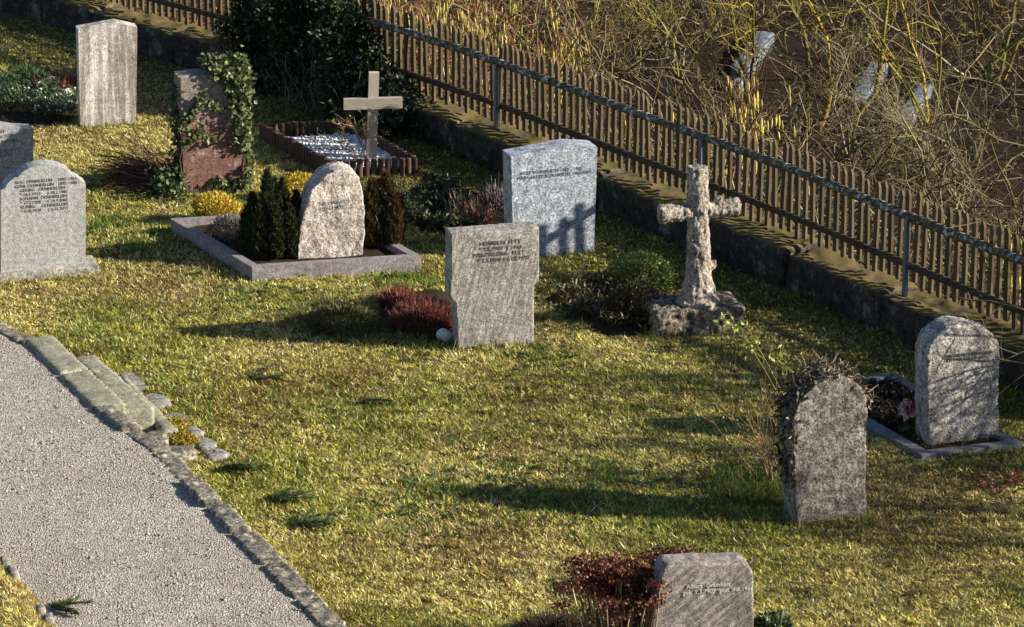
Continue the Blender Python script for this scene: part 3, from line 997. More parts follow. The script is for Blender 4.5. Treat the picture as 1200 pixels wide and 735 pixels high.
fJ, oJ = headstone("gravestone", "banded brown gravestone with rounded corners at the bottom frame edge", M['J'], (754, 795), (885, 786),
                   [(754, 795), (885, 786), (883.6, 735), (883, 679), (881.5, 669), (878, 663), (872, 660), (786, 662.5), (780, 664), (777, 668), (775, 674), (763.4, 735)], .24,
                   (.016, [(4, .006), (18, .004)]), bevel=.012, seed=14)
u, v = fJ.uv(800, 690)
inscription(oJ, ["  Albert  Grambart", "geb. 1.3.1907  gest. 9.8.1966"], u, v, .046, M['pale_letters'], .95, y=-.007)

# ---------------------------------------------------------------- grave kerbs
def kerb_frame(corners, wd, h, mat, root, o0, sub="kerb"):
    c = sum(corners, Vector()) / 4
    n = len(corners)

    def inset(i, d):
        p, a, b = corners[i], corners[i - 1], corners[(i + 1) % n]
        e1 = (a - p).normalized(); e2 = (b - p).normalized()
        sn = abs(e1.x * e2.y - e1.y * e2.x)
        return p + (e1 + e2) * (d / sn)
    for i in range(n):
        j = (i + 1) % n
        q = [corners[i], corners[j], inset(j, wd), inset(i, wd)]
        d = (q[1] - q[0]).normalized() * .0025
        q = [q[0] + d, q[1] - d, q[2] - d, q[3] + d]
        slab_obj(sub, [Vector((p.x, p.y, 0)) for p in q], -.1, h, mat, root, o0, .006)
    return [inset(i, wd * .8) for i in range(n)]


def soil_patch(corners, z, root, o0, name="soil", amp=.03, mat=None, res=24):
    a, b, c, d = corners
    g = np.linspace(0, 1, res)
    U, Vv = np.meshgrid(g, g)
    A, B, C_, D_ = [np.array([p.x, p.y]) for p in (a, b, c, d)]
    P = (1 - U)[..., None] * (1 - Vv)[..., None] * A + U[..., None] * (1 - Vv)[..., None] * B + (U * Vv)[..., None] * C_ + ((1 - U) * Vv)[..., None] * D_
    Z = z + amp * (fbm(P[..., 0] * 6, P[..., 1] * 6, 3) - .5)
    V = np.concatenate([P - np.array([o0.x, o0.y]), (Z - o0.z)[..., None]], -1).reshape(-1, 3)
    i = (np.arange(res - 1)[:, None] * res + np.arange(res - 1)[None]).ravel()
    F = np.stack([i, i + 1, i + res + 1, i + res], 1)
    return link(name, mesh_np(name, V, F, smooth=True), mat or M['soil'], root)


o0 = Vector((kgFL.x, kgFL.y, 0))
kg = thing("grave_kerb", "wide grey slate kerb around the boulder grave and its shrubs", "grave kerb", o0)
ins = kerb_frame([kgFL, kgFR, kgBR, kgBL], .085, KG_H, M['slate'], kg, o0)
soil_patch([Vector((p.x, p.y, 0)) for p in ins], .09, kg, o0)
o0 = Vector((igFL.x, igFL.y, 0))
ig = thing("grave_kerb", "dark blue grey kerb around the rough granite gravestone at right", "grave kerb", o0)
ins_i = kerb_frame([igFL, igFR, igBR, igBL], .10, IG_H, M['slate_blue'], ig, o0)
soil_patch([Vector((p.x, p.y, 0)) for p in ins_i], .03, ig, o0)

# ---------------------------------------------------------------- boulder headstone
fb = Face((348, 307), (425, 301), .07)
bo = [(348, 309), (349, 288), (352, 266), (356, 249), (365, 224), (380, 206.6), (392, 200.5), (403, 199), (414, 201.5), (421, 208), (425, 224), (427, 250), (427, 272), (425, 303)]
bm = prism([fb.uv(*p_) if i not in (0, 13) else (fb.uv(*p_)[0], -.06) for i, p_ in enumerate(bo)], .32, 0)
me = bm_mesh(bm, "boulder", .115, 5)
me = roughen(me, .014, [(2.5, .02), (6, .013), (13, .009), (30, .006)], 21, aniso=(1, 1, .7))
bl = link("boulder_stone", me, M['boulder'], None, fb.P, fb.yaw)
tag(bl, "upright rounded beige boulder used as a gravestone, between dark shrubs", "gravestone")
u, v = fb.uv(376, 238)
inscription(bl, ["ELSE  MAROLD", " 1921 - 1999"], u, v, .05, M['dkgrey'], 1, y=-.022)

# ---------------------------------------------------------------- stone cross on its rock
M['cross'] = stone("bark_carved_stone", (.19, .165, .142), (.33, .29, .255), 40, 6, lichen_or_pits=(.50, .46, .42), blotch_amt=.5, bump=1.0, speck=.75, blotch_scale=14, bdist=.02)
M['rock'] = stone("pitted_tufa", (.13, .11, .085), (.28, .24, .195), 30, 6, lichen_or_pits=(.03, .025, .02), blotch_at=.5, blotch_amt=.9, bump=1.0, speck=.9, blotch_scale=10, bdist=.02)  # near-black blotches paint the shade inside the rock's pits
fc = Face((768, 397), (875, 389))
cr = thing("stone_cross", "weathered stone cross carved like a tree trunk on a rough rock", "grave cross", fc.P, fc.yaw)
bm = bmesh.new(); box_bm(bm, 0, fc.w, .0, .52, -.1, .25)
me = roughen(bm_mesh(bm, "rock_base", .06, 3), .018, [(3, .018), (8, .014), (22, .014)], 31, pit=(15, .045))
link("rock_base", me, M['rock'], cr)
fm = Face((768, 397), (875, 389)); fm.P = fc.P + fc.n * .24
us, vtop = fm.uv(817.5, 195)
ul, vl = fm.uv(772, 251); ur, vr = fm.uv(866, 242.5)
um, vm = fm.uv(818.5, 247)
sc = scale_at(fm.P)
yc = .24
def ring(cx_, cy_, z, rx, ry, k=14): return [(cx_ + rx * math.cos(a), cy_ + ry * math.sin(a), z) for a in [2 * math.pi * i / k for i in range(k)]]
bm = bmesh.new()
ub = fm.uv(819, 350)[0]
prof = [(.16, .20), (.27, .225), (.33, .17), (.45, .135), (.62, .115), (.9, .105), (1.15, .10), (vtop, .092)]
loft_bm(bm, [ring(ub + (us - ub) * min(1, max(0, (z - .3) / 1.2)), yc, z, r, r * .95) for z, r in prof])
def ringx(x, z, r, k=12): return [(x, yc + r * math.cos(a), z + r * math.sin(a)) for a in [2 * math.pi * i / k for i in range(k)]]
loft_bm(bm, [ringx(x, vl + (vr - vl) * (x - ul) / (ur - ul), r) for x, r in ((ul, .082), (ul + .02, .09), (um - .1, .078), (um, .075), (um + .1, .075), (ur - .02, .09), (ur, .08))])
# knots and stubs of cut branches
for kx, kz, dx in ((840, 309, 1), (808, 330, -1), (846, 233, 1), (812, 290, -1)):
    a, b = fm.uv(kx, kz)
    a0 = ub if kx < 845 else a
    rr_ = [[(p[0], p[1] + yc, p[2]) for p in [(a - dx * .06 + dx * t, .045 * math.cos(q), b - .03 + t * .5 + .045 * math.sin(q)) for q in [i * math.pi / 3 for i in range(6)]]] for t in (0, .055)]
    loft_bm(bm, rr_)
me = roughen(bm_mesh(bm, "cross"), .0115, [(5, .008), (16, .015), (44, .012)], 33, aniso=(1.2, 1.2, .55))
# bark: long vertical ridges
link("cross_shaft", me, M['cross'], cr)

# ---------------------------------------------------------------- palisade bed with wooden cross
M['log'] = plain("palisade_log", (.085, .042, .028), .75, .35, 14, stretch=(5, 5, .8), bump=.4)
M['oak'] = plain("weathered_oak", (.36, .31, .25), .8, .22, 12, stretch=(7, 7, 1.0), bump=.6)
M['oakx'] = plain("weathered_oak_beam", (.38, .33, .27), .8, .22, 12, stretch=(1.0, 7, 7), bump=.6)
o0 = Vector((plFL.x, plFL.y, 0))
pb_ = thing("palisade_edging", "dark brown log palisade edging around the white gravel grave", "edging", o0)
bm = bmesh.new()
bmesh.ops.create_cone(bm, cap_ends=True, segments=8, radius1=.033, radius2=.033, depth=.31)
for v_ in bm.verts: v_.co.z += .155 - .12
log_me = bm_mesh(bm, "log", .006, 1)
for a, b in ((plFL, plFR), (plFR, plBR), (plBR, plBL), (plBL, plFL)):
    L = (b - a).length; k_ = int(L / .069)
    for i in range(k_):
        P = a + (b - a) * (i / k_)
        o = link("log", log_me, M['log'], pb_, (P.x - o0.x, P.y - o0.y, random.uniform(-.008, .006)))
        o.rotation_euler = (random.gauss(0, .012), random.gauss(0, .012), random.uniform(0, 6))
cc = (plFL + plFR + plBL + plBR) / 4
ins_p = [p + (cc - p).normalized() * .04 for p in (plFL, plFR, plBR, plBL)]
soil_patch([Vector((p.x, p.y, 0)) for p in ins_p], .05, pb_, o0)
n = 5200
uu, vv_ = rng.random(n), rng.random(n)
P4 = [np.array([p.x, p.y]) for p in ins_p]
XY = ((1 - uu) * (1 - vv_))[:, None] * P4[0] + (uu * (1 - vv_))[:, None] * P4[1] + (uu * vv_)[:, None] * P4[2] + ((1 - uu) * vv_)[:, None] * P4[3]
k = (vv_ < .86 + .1 * vnoise(uu * 7, vv_ * 5)); XY = XY[k]
rr = rng.uniform(.012, .026, len(XY))
pg = pebbles("white_gravel", XY[:, 0], XY[:, 1], .065 + rr * rng.uniform(.0, .7, len(XY)), rr, palette(len(XY), [(.72, .72, .74), (.55, .56, .58), (.30, .30, .31), (.80, .80, .80)], [4, 2, 1, 2]), M['twig'])
tag(pg, "white marble gravel inside the log palisade edging", "gravel", kind="stuff")
# cross
fw = Face((429, 189.5), (440, 188.3), .05)
fw.yaw = R(5); fw.e = Vector((math.cos(fw.yaw), math.sin(fw.yaw), 0)); fw.n = Vector((-fw.e.y, fw.e.x, 0))
wc = thing("wooden_cross", "plain weathered wooden cross standing in the white gravel grave", "grave cross", fw.P, fw.yaw)
pts = [fw.uv(429, 189), fw.uv(440.5, 188.5), fw.uv(444.5, 86), fw.uv(432.5, 86)]
pts[0] = (pts[0][0], -.15); pts[1] = (pts[1][0], -.15)
link("post", bm_mesh(prism(pts, .085), "post", .005, 1), M['oak'], wc)
pts = [fw.uv(402.7, 128.5), fw.uv(471.5, 126.5), fw.uv(471.5, 114), fw.uv(402.7, 116)]
link("beam", bm_mesh(prism(pts, .06, -.022), "beam", .005, 1), M['oakx'], wc)
# ---------------------------------------------------------------- plants
def cloud(center, rad, n, ln, wd, cols, wts=None, out=1.0, up=.4, shell=.55, lumps=0, jit=.2, flat=0.0):
    """Leaf-sized faces through the volume of a crown; lumps > 0 breaks the outline into clumps."""
    center = np.array(center, float); rad = np.array(rad, float)
    d = unit(rng.normal(size=(n, 3)))
    r = shell + (1 - shell) * rng.random(n) ** .6
    if lumps:
        ld = unit(rng.normal(size=(lumps, 3))); ls = rng.uniform(.78, 1.18, lumps)
        j = np.argmax(d @ ld.T, 1); m_ = np.max(d @ ld.T, 1)
        r = r * ls[j] * (.72 + .28 * m_ ** 3)
    p = center + d * rad * r[:, None]
    D = unit(d * out + rng.normal(size=(n, 3)) * .6 + [0, 0, up]); Nn = unit(rng.normal(size=(n, 3)) + d * .8 + [0, 0, flat])
    V, F = leaves(p, D, Nn, ln * np.exp(rng.normal(0, .25, n)), wd * np.exp(rng.normal(0, .25, n)))
    return V, F, rep(palette(n, cols, wts, jit), 4)


def stems(base, n, L, spread, r, col, K=5, wob=.1, up=0.0, br=0, brL=.4):
    base = np.array(base, float)
    S = base + rng.normal(size=(n, 3)) * [.03, .03, 0]
    D = np.stack([rng.normal(0, spread, n), rng.normal(0, spread, n), np.ones(n)], 1)
    P = grow(S, D, rng.uniform(.6, 1.1, n) * L, K, wob, up)
    V, F = tubes(P, np.linspace(r, r * .45, K)[None].repeat(n, 0))
    out = [(V, F, rep(palette(n, col), K * 3))]
    Q = None
    if br:
        S1, D1, _ = spawn(P, br, rng, .3, 1, .7)
        Q = grow(S1, D1, rng.uniform(.4, 1, br) * brL, 4, .15, .03)
        V, F = tubes(Q, np.linspace(r * .6, r * .3, 4)[None].repeat(br, 0))
        out.append((V, F, rep(palette(br, col), 12)))
    return out, P, Q


def plant(name, label, cat, P, parts, group=None):
    root = thing(name, label, cat, P, 0, group)
    for pn, geos, mat in parts:
        g = Geo()
        for V, F, C in geos: g.add(V, F, C)
        o = link(pn, g.mesh(pn), mat, root)
        if pn not in ("trunk", "petals"): o["kind"] = "stuff"
    return root


CONIF = [(.018, .028, .012), (.028, .040, .016), (.045, .055, .020), (.06, .055, .025)]
BROWNC = [(.055, .030, .014), (.085, .048, .020), (.04, .03, .014), (.10, .065, .03)]


def columns(cols_, lst, n, ln=.05, wd=.014):
    """Upright columns of sprays: lst = (x, y, radius, height) relative to the root."""
    out = []
    for x, y, r, h in lst:
        k = int(n * r * h / .1)
        t = rng.random(k); a = rng.uniform(0, 6.283, k)
        prof = np.sin(np.clip(t * .92 + .12, 0, 1) * math.pi) ** .55
        rr = r * prof * (.45 + .55 * rng.random(k) ** .5) * (1 + .25 * np.sin(a * 5 + t * 23))
        p = np.stack([x + rr * np.cos(a), y + rr * np.sin(a), .02 + t * h], 1)
        D = unit(np.stack([np.cos(a) * .45, np.sin(a) * .45, np.full(k, 1.1)], 1) + .3 * rng.normal(size=(k, 3)))
        V, F = leaves(p, D, unit(rng.normal(size=(k, 3))), ln * np.exp(rng.normal(0, .25, k)), wd)
        out.append((V, F, rep(palette(k, cols_), 4)))
    return out


BARK = [(.09, .065, .045), (.12, .09, .06)]
zb_ = .09
# conifers of the boulder grave
P = G(315, 302, zb_)
st, _, _ = stems((0, 0, -.03), 6, .5, .12, .012, BARK)
plant("conifer_shrub", "dark green upright dwarf conifer left of the boulder", "shrub", P,
      [("foliage", columns(CONIF, [(-.15, .05, .065, .60), (.0, .0, .07, .84), (.14, .06, .07, .74), (.05, .2, .08, .70), (-.22, .12, .06, .44), (.22, -.04, .06, .5), (-.07, -.08, .065, .50), (.27, .12, .06, .60), (.09, -.1, .06, .52)], 4400), M['leaf']), ("stem", st, M['twig'])])
P = G(446, 291, zb_)
st, _, _ = stems((0, 0, -.03), 5, .4, .12, .010, BARK)
plant("conifer_shrub", "brown-tinged upright dwarf conifer right of the boulder", "shrub", P,
      [("foliage", columns(BROWNC + [(.05, .055, .02)], [(-.07, .0, .09, .66), (.06, .03, .09, .72), (.0, .12, .09, .62), (.13, -.02, .075, .54), (-.13, .08, .07, .5), (.17, .08, .06, .5)], 4200), M['leaf']), ("stem", st, M['twig'])])
GOLD = [(.55, .38, .03), (.45, .33, .03), (.34, .28, .03), (.6, .47, .08)]


def mound(name, label, px, rad, n, ln, wd, cols, wts=None, z=0.0, up=.5, cat="shrub", stemcol=BARK, lumps=9, shell=.55):
    P = G(px[0], px[1], z)
    st, _, _ = stems((0, 0, -.03), 8, rad[2] * .8, .5, .006, stemcol)
    V, F, C = cloud((0, 0, rad[2] * .45), rad, n, ln, wd, cols, wts, up=up, lumps=lumps, shell=shell)
    k = V[:, 2] < .0; V[k, 2] = rng.uniform(0, .02, k.sum())
    return plant(name, label, cat, P, [("foliage", [(V, F, C)], M['leaf']), ("stem", st, M['twig'])])


mound("golden_shrub", "golden yellow low shrub in the back left of the boulder grave", (252, 252), (.27, .2, .15), 2600, .035, .016, GOLD, z=zb_)
mound("golden_shrub", "small golden yellow shrub behind the boulder top", (352, 226), (.26, .25, .15), 1700, .035, .016, GOLD, z=zb_)
mound("silver_shrub", "grey-green lavender mound beside the dark conifer", (268, 279), (.17, .17, .17), 1800, .045, .008, [(.20, .22, .19), (.28, .30, .27), (.13, .14, .11), (.22, .14, .11)], z=zb_)
mound("silver_shrub", "grey-green lavender mound between the conifer and the boulder", (342, 288), (.12, .12, .22), 1500, .045, .008, [(.16, .19, .15), (.24, .27, .23), (.10, .11, .08)], z=zb_)
mound("pink_heather", "faded pink heather at the left kerb of the boulder grave", (252, 277), (.10, .12, .09), 900, .035, .006, [(.36, .20, .16), (.28, .15, .12), (.2, .14, .09)], z=zb_)


# spiky heathers -----------------------------------------------------------
def heather(name, label, px, rx, ry, h, n, cols, z=0.0, wts=None, lean=.35, yaw=0, wd=.011):
    P = G(px[0], px[1], z)
    r = np.sqrt(rng.random(n)); a = rng.uniform(0, 6.283, n)
    x, y = r * np.cos(a), r * np.sin(a)
    hz = h * (.45 + .55 * (1 - r ** 2)) * np.exp(rng.normal(0, .18, n))
    B = np.stack([x * rx * .8, y * ry * .8, np.zeros(n)], 1)
    if yaw:
        c, s_ = math.cos(yaw), math.sin(yaw); B = np.stack([B[:, 0] * c - B[:, 1] * s_, B[:, 0] * s_ + B[:, 1] * c, B[:, 2]], 1)
    D = unit(np.stack([x * lean, y * lean, np.ones(n)], 1) + .22 * rng.normal(size=(n, 3)))
    Pp = np.stack([B, B + D * hz[:, None] * .55, B + D * hz[:, None] + rng.normal(size=(n, 3)) * .01], 1)
    V, F = tubes(Pp, np.array([[.002, wd * .5, .0015]]).repeat(n, 0))
    c = palette(n, cols, wts, .25)
    st, _, _ = stems((0, 0, -.02), 10, h * .6, .6, .005, BARK)
    root = plant(name, label, "heather", P, [("spikes", [(V, F, rep(c, 9))], M['leaf']), ("stem", st, M['twig'])])
    return root


RED = [(.27, .055, .055), (.19, .035, .038), (.38, .14, .12), (.12, .03, .028)]
heather("red_heather", "dark red heather beside the gravestone with the stepped foot", (497, 381), .36, .42, .20, 4600, RED + [(.30, .16, .12), (.10, .06, .04)], lean=.55, wd=.008)
heather("red_heather", "red heather tuft farther left in the same bed", (466, 358), .20, .25, .16, 800, RED + [(.3, .2, .1)], lean=.5)
heather("red_heather", "red and pink heather beside the pale pointed gravestone", (76, 112), .22, .3, .22, 1100, [(.42, .13, .10), (.30, .08, .06), (.46, .24, .18)])
heather("red_heather", "pink-red heather around the pale stone in the snowdrop bed", (50, 112), .18, .25, .16, 800, [(.42, .13, .12), (.32, .08, .08), (.46, .24, .2)])
PALEH = [(.46, .36, .34), (.36, .22, .18), (.28, .15, .10), (.52, .46, .44)]
heather("faded_heather", "faded pale heather left in the dark bed by the blue gravestone", (541, 258), .17, .22, .22, 900, PALEH)
heather("faded_heather", "faded russet heather in the middle of the dark bed", (557, 266), .17, .2, .22, 900, [(.36, .20, .12), (.28, .15, .08), (.44, .32, .24)])
heather("faded_heather", "whitish heather close against the blue grey gravestone", (581, 246), .15, .2, .24, 800, [(.5, .46, .45), (.4, .33, .32), (.3, .2, .17)])

# beds of soil -------------------------------------------------------------
def bed(px, label, h=.06):
    ps = poly(px); c = sum(ps, Vector()) / len(ps)
    rings = []
    g = []
    m_ = len(ps) * 4
    V = [(0, 0, h)]; F = []
    for k_, f in enumerate((.35, .7, 1.0, 1.12)):
        for i in range(m_):
            a, b = ps[i // 4], ps[(i // 4 + 1) % len(ps)]; t = (i % 4) / 4
            p = (a.lerp(b, t) - c) * f * (1 + .05 * math.sin(i * 2.3))
            V.append((p.x, p.y, (h, h * .8, .01, -.09)[k_] + random.uniform(-.012, .012)))
    for i in range(m_): F.append((0, 1 + i, 1 + (i + 1) % m_))
    for k_ in range(3):
        for i in range(m_):
            a = 1 + k_ * m_ + i; b = 1 + k_ * m_ + (i + 1) % m_; a2 = a + m_; b2 = b + m_
            F += [(a, a2, b2), (a, b2, b)]
    o = link("planting_bed", mesh_np("planting_bed", V, F, smooth=True), M['soil'], None, c)
    tag(o, label, "flower bed")


bed(BED_HEATH, "dark planted grave bed left of the blue grey gravestone")
bed(BED_CROSS, "dark grave bed with shrubs in front of the stone cross")
bed(BED_RED, "bare dark soil bed under the red heather")
bed(BED_SNOW, "grave bed with snowdrops beside the pale pointed gravestone")

# ground cover -------------------------------------------------------------
def cover(name, label, px_poly, n, h, ln, wd, cols, wts=None, z=.03, cat="ground cover", up=.9):
    ps = poly(px_poly); c = sum(ps, Vector()) / len(ps)
    xs = [p.x for p in ps]; ys = [p.y for p in ps]
    x = rng.uniform(min(xs), max(xs), n * 4); y = rng.uniform(min(ys), max(ys), n * 4)
    k = inpoly(x, y, ps); x, y = x[k][:n], y[k][:n]
    m_ = len(x)
    hh = h * (.3 + 1.1 * vnoise(x * 5, y * 5)) * rng.random(m_) ** .5
    p = np.stack([x - c.x, y - c.y, z + hh], 1)
    V, F = leaves(p, unit(rng.normal(size=(m_, 3)) + [0, 0, up * .4]), unit(rng.normal(size=(m_, 3)) * .7 + [0, 0, 1]), ln * np.exp(rng.normal(0, .3, m_)), wd)
    st, _, _ = stems((0, 0, 0), 14, max(.15, h), 1.0, .005, BARK)
    return plant(name, label, cat, c, [("foliage", [(V, F, rep(palette(m_, cols, wts), 4))], M['leaf']), ("stem", st, M['twig'])])


DKLEAF = [(.02, .03, .016), (.035, .05, .022), (.06, .085, .03), (.045, .035, .03)]
cover("evergreen_cover", "dark glossy evergreen ground cover beside the faded heathers", [(470, 246), (500, 230), (540, 228), (560, 275), (520, 282), (478, 264)], 3600, .20, .05, .03, DKLEAF + [(.16, .20, .07)], [3, 3, 2, 2, .5])
cover("evergreen_cover", "low dark leafy cover around the bushes before the stone cross", [(648, 352), (690, 330), (760, 320), (768, 388), (716, 390), (672, 372)], 2600, .10, .045, .022, [(.03, .03, .016), (.05, .045, .022), (.09, .10, .03), (.10, .07, .04)])
mound("round_shrub", "bright green rounded cushion shrub in front of the stone cross", (750, 334), (.33, .3, .21), 5200, .03, .010, [(.14, .21, .045), (.20, .29, .065), (.08, .13, .03), (.28, .35, .10)], lumps=0, shell=.7)
mound("round_shrub", "brown olive rounded shrub below the green cushion shrub", (741, 375), (.33, .32, .26), 5200, .035, .010, [(.05, .04, .018), (.08, .055, .022), (.035, .035, .015), (.10, .085, .03)], lumps=14, shell=.6)
cover("snowdrop_leaves", "green leafy snowdrop patch at the left edge near the wall", [(-10, 96), (36, 86), (70, 108), (96, 128), (88, 144), (50, 146), (-10, 128)], 3600, .16, .07, .014, [(.04, .085, .03), (.07, .13, .05), (.10, .17, .07), (.03, .05, .02)], up=3)
# white flowers of the snowdrops
ps = poly([(0, 120), (60, 105), (98, 132), (90, 146), (40, 146)])
m_ = 150
x = rng.uniform(min(p.x for p in ps), max(p.x for p in ps), m_ * 3); y = rng.uniform(min(p.y for p in ps), max(p.y for p in ps), m_ * 3); k = inpoly(x, y, ps); x, y = x[k][:m_], y[k][:m_]
c0 = G(60, 130)
S = np.stack([x - c0.x, y - c0.y, np.full(len(x), .02)], 1)
Pp = grow(S, np.tile([0, 0, 1.], (len(S), 1)), rng.uniform(.1, .2, len(S)), 3, .15)
V1, F1 = tubes(Pp, np.full((len(S), 3), .002))
tip = rep(Pp[:, -1], 3)
V2, F2 = leaves(tip, unit(rng.normal(size=(len(tip), 3)) * .5 + [0, 0, -1]), unit(rng.normal(size=(len(tip), 3))), .026, .016)
plant("snowdrops", "white snowdrop flowers in the bed beside the pale pointed gravestone", "flowers", c0,
      [("stem", [(V1, F1, np.tile([.07, .13, .04], (len(V1), 1)))], M['leaf']), ("flowers", [(V2, F2, np.tile([.8, .8, .76], (len(V2), 1)))], M['leaf'])])

# loose stones -------------------------------------------------------------
def loose_stone(px, sz, label, mat, seed, z=.03):
    bm = bmesh.new(); bmesh.ops.create_icosphere(bm, subdivisions=2, radius=1)
    for v_ in bm.verts: v_.co = Vector((v_.co.x * sz[0], v_.co.y * sz[1], v_.co.z * sz[2]))
    me = roughen(bm_mesh(bm, "loose_stone"), .016, [(7, .03), (20, .01)], seed)
    o = link("loose_stone", me, mat, None, G(px[0], px[1], z) + Vector((0, 0, sz[2] * .5)))
    tag(o, label, "stone")


M['white'] = stone("white_stone", (.52, .52, .54), (.64, .64, .65), 50, 6, lichen_or_pits=(.25, .25, .26), blotch_amt=.5, bump=.6, speck=.5)
M['pinkst'] = stone("pinkish_stone", (.50, .40, .37), (.60, .50, .46), 50, 6, bump=.6, speck=.5)
loose_stone((521, 398), (.08, .07, .07), "small whitish stone at the foot of the stepped gravestone", M['white'], 41)
loose_stone((60, 104), (.11, .09, .10), "pale pinkish stone among the red heather by the wall", M['pinkst'], 42, .08)
loose_stone((78, 116), (.08, .08, .08), "small pinkish stone against the pale pointed gravestone", M['pinkst'], 43, .06)
loose_stone((500, 262), (.03, .05, .02), "tiny pebble in the dark bed", M['white'], 44) if False else None
P = G(490, 228); bm = bmesh.new(); box_bm(bm, -.17, .17, -.05, .05, -.05, .035)
o = link("edging_stone", roughen(bm_mesh(bm, "edging_stone", .01, 2), .016, [(9, .008)], 47), M['kerb'], None, P, R(10)); tag(o, "flat pale edging stone at the back of the dark bed", "stone")

# ivy on the reddish gravestone -------------------------------------------
IVY = [(.045, .07, .022), (.07, .095, .032), (.13, .155, .055), (.22, .23, .10), (.03, .04, .018)]
g = []
def ivy_front(px, py, r, n, lift=.05):
    q = rng.normal(size=(n, 2)) * r * .55
    pts = np.array([fB.uv(px + a, py + b) for a, b in q])
    y = -np.abs(rng.normal(0, lift, n)) - .005
    C = np.stack([pts[:, 0], y, np.maximum(pts[:, 1], .01)], 1)
    D = unit(rng.normal(size=(n, 3)) * [1, .4, 1] + [0, 0, -.5]); Nn = unit(rng.normal(size=(n, 3)) * .6 + [0, -1, .3])
    V, F = leaves(C, D, Nn, .046 * np.exp(rng.normal(0, .25, n)), .040 * np.exp(rng.normal(0, .25, n)))
    g.append((V, F, rep(palette(n, IVY), 4)))


for a in [(250, 82, 6, 50), (260, 83, 8, 120), (272, 86, 11, 190), (282, 88, 11, 200), (266, 98, 6, 70), (276, 102, 10, 180), (284, 108, 9, 160), (278, 118, 8, 120), (283, 128, 9, 140),
          (276, 132, 6, 60), (281, 145, 8, 110), (284, 158, 7, 80), (277, 160, 5, 30), (284, 172, 5, 30), (240, 110, 4, 22), (234, 118, 4, 30), (228, 126, 5, 34), (222, 134, 5, 36), (215, 143, 6, 44), (211, 149, 5, 36), (246, 118, 4, 16), (252, 122, 4, 18), (258, 128, 4, 14),
          (233, 150, 3, 16), (231, 157, 3, 16), (222, 164, 3, 16), (213, 168, 3, 18), (240, 158, 4, 16), (248, 162, 4, 14), (256, 214, 7, 60), (268, 220, 7, 70), (280, 216, 8, 90), (288, 210, 7, 80), (289, 195, 5, 40)]:
    ivy_front(*a)
# left side face and top edge
n = 500
C = np.stack([-np.abs(rng.normal(0, .035, n)) - .01, rng.uniform(0, .26, n), rng.random(n) ** .8 * 1.15], 1)
k = rng.random(n) < np.clip(vnoise(C[:, 1] * 9, C[:, 2] * 6) * 1.8, 0, 1); C = C[k]; n = len(C)
V, F = leaves(C, unit(rng.normal(size=(n, 3)) + [0, 0, -.6]), unit(rng.normal(size=(n, 3)) * .5 + [-1, 0, .3]), .055, .045); g.append((V, F, rep(palette(n, IVY[:3] + [IVY[4]]), 4)))
n = 620
ul_, vt = fB.uv(240, 84); C = np.stack([rng.uniform(ul_, fB.w + .06, n), rng.uniform(-.03, .3, n), 1.18 + np.abs(rng.normal(0, .05, n)) + .03 * rng.random(n)], 1)
C[:, 2] += (fB.uv(284, 80)[1] - 1.18) - .02
V, F = leaves(C, unit(rng.normal(size=(n, 3))), unit(rng.normal(size=(n, 3)) * .5 + [0, 0, 1]), .055, .045); g.append((V, F, rep(palette(n, IVY), 4)))
n = 520
C = np.stack([fB.w + .02 + np.abs(rng.normal(0, .035, n)), rng.uniform(-.02, .26, n), rng.uniform(.3, 1.25, n)], 1)
V, F = leaves(C, unit(rng.normal(size=(n, 3)) + [0, 0, -.6]), unit(rng.normal(size=(n, 3)) * .5 + [1, 0, .3]), .055, .045); g.append((V, F, rep(palette(n, IVY), 4)))
# ground ivy at its foot
n = 750
C = np.stack([rng.normal(-.14, .09, n), rng.normal(.05, .16, n), np.abs(rng.normal(0, .13, n))], 1)
V, F = leaves(C, unit(rng.normal(size=(n, 3)) + [0, 0, .3]), unit(rng.normal(size=(n, 3)) * .6 + [0, -.3, 1]), .055, .045); g.append((V, F, rep(palette(n, IVY[:3] + [IVY[4]]), 4)))
vine = []
for pts_px in ([(216, 226), (211, 190), (212, 165), (224, 162), (233, 150), (236, 138)], [(210, 150), (222, 133), (236, 114), (250, 100), (262, 90)], [(288, 222), (286, 180), (280, 140), (276, 100)], [(240, 160), (252, 160), (266, 172), (285, 176)], [(213, 168), (240, 160), (262, 166)]):
    uv_ = np.array([fB.uv(*p_) for p_ in pts_px]); t = np.linspace(0, 1, 14); s_ = np.linspace(0, 1, len(uv_))
    pp = np.stack([np.interp(t, s_, uv_[:, 0]), np.full(14, -.012), np.interp(t, s_, uv_[:, 1])], 1) + rng.normal(size=(14, 3)) * [.008, .003, .008]
    V, F = tubes(pp[None], np.full((1, 14), .006)); vine.append((V, F, np.tile([.16, .12, .08], (len(V), 1))))
iv = plant("ivy", "ivy climbing over the top and right side of the reddish gravestone", "ivy", fB.P, [("leaves", g, M['leaf']), ("vine", vine, M['twig'])])
iv.rotation_euler = (0, 0, fB.yaw)

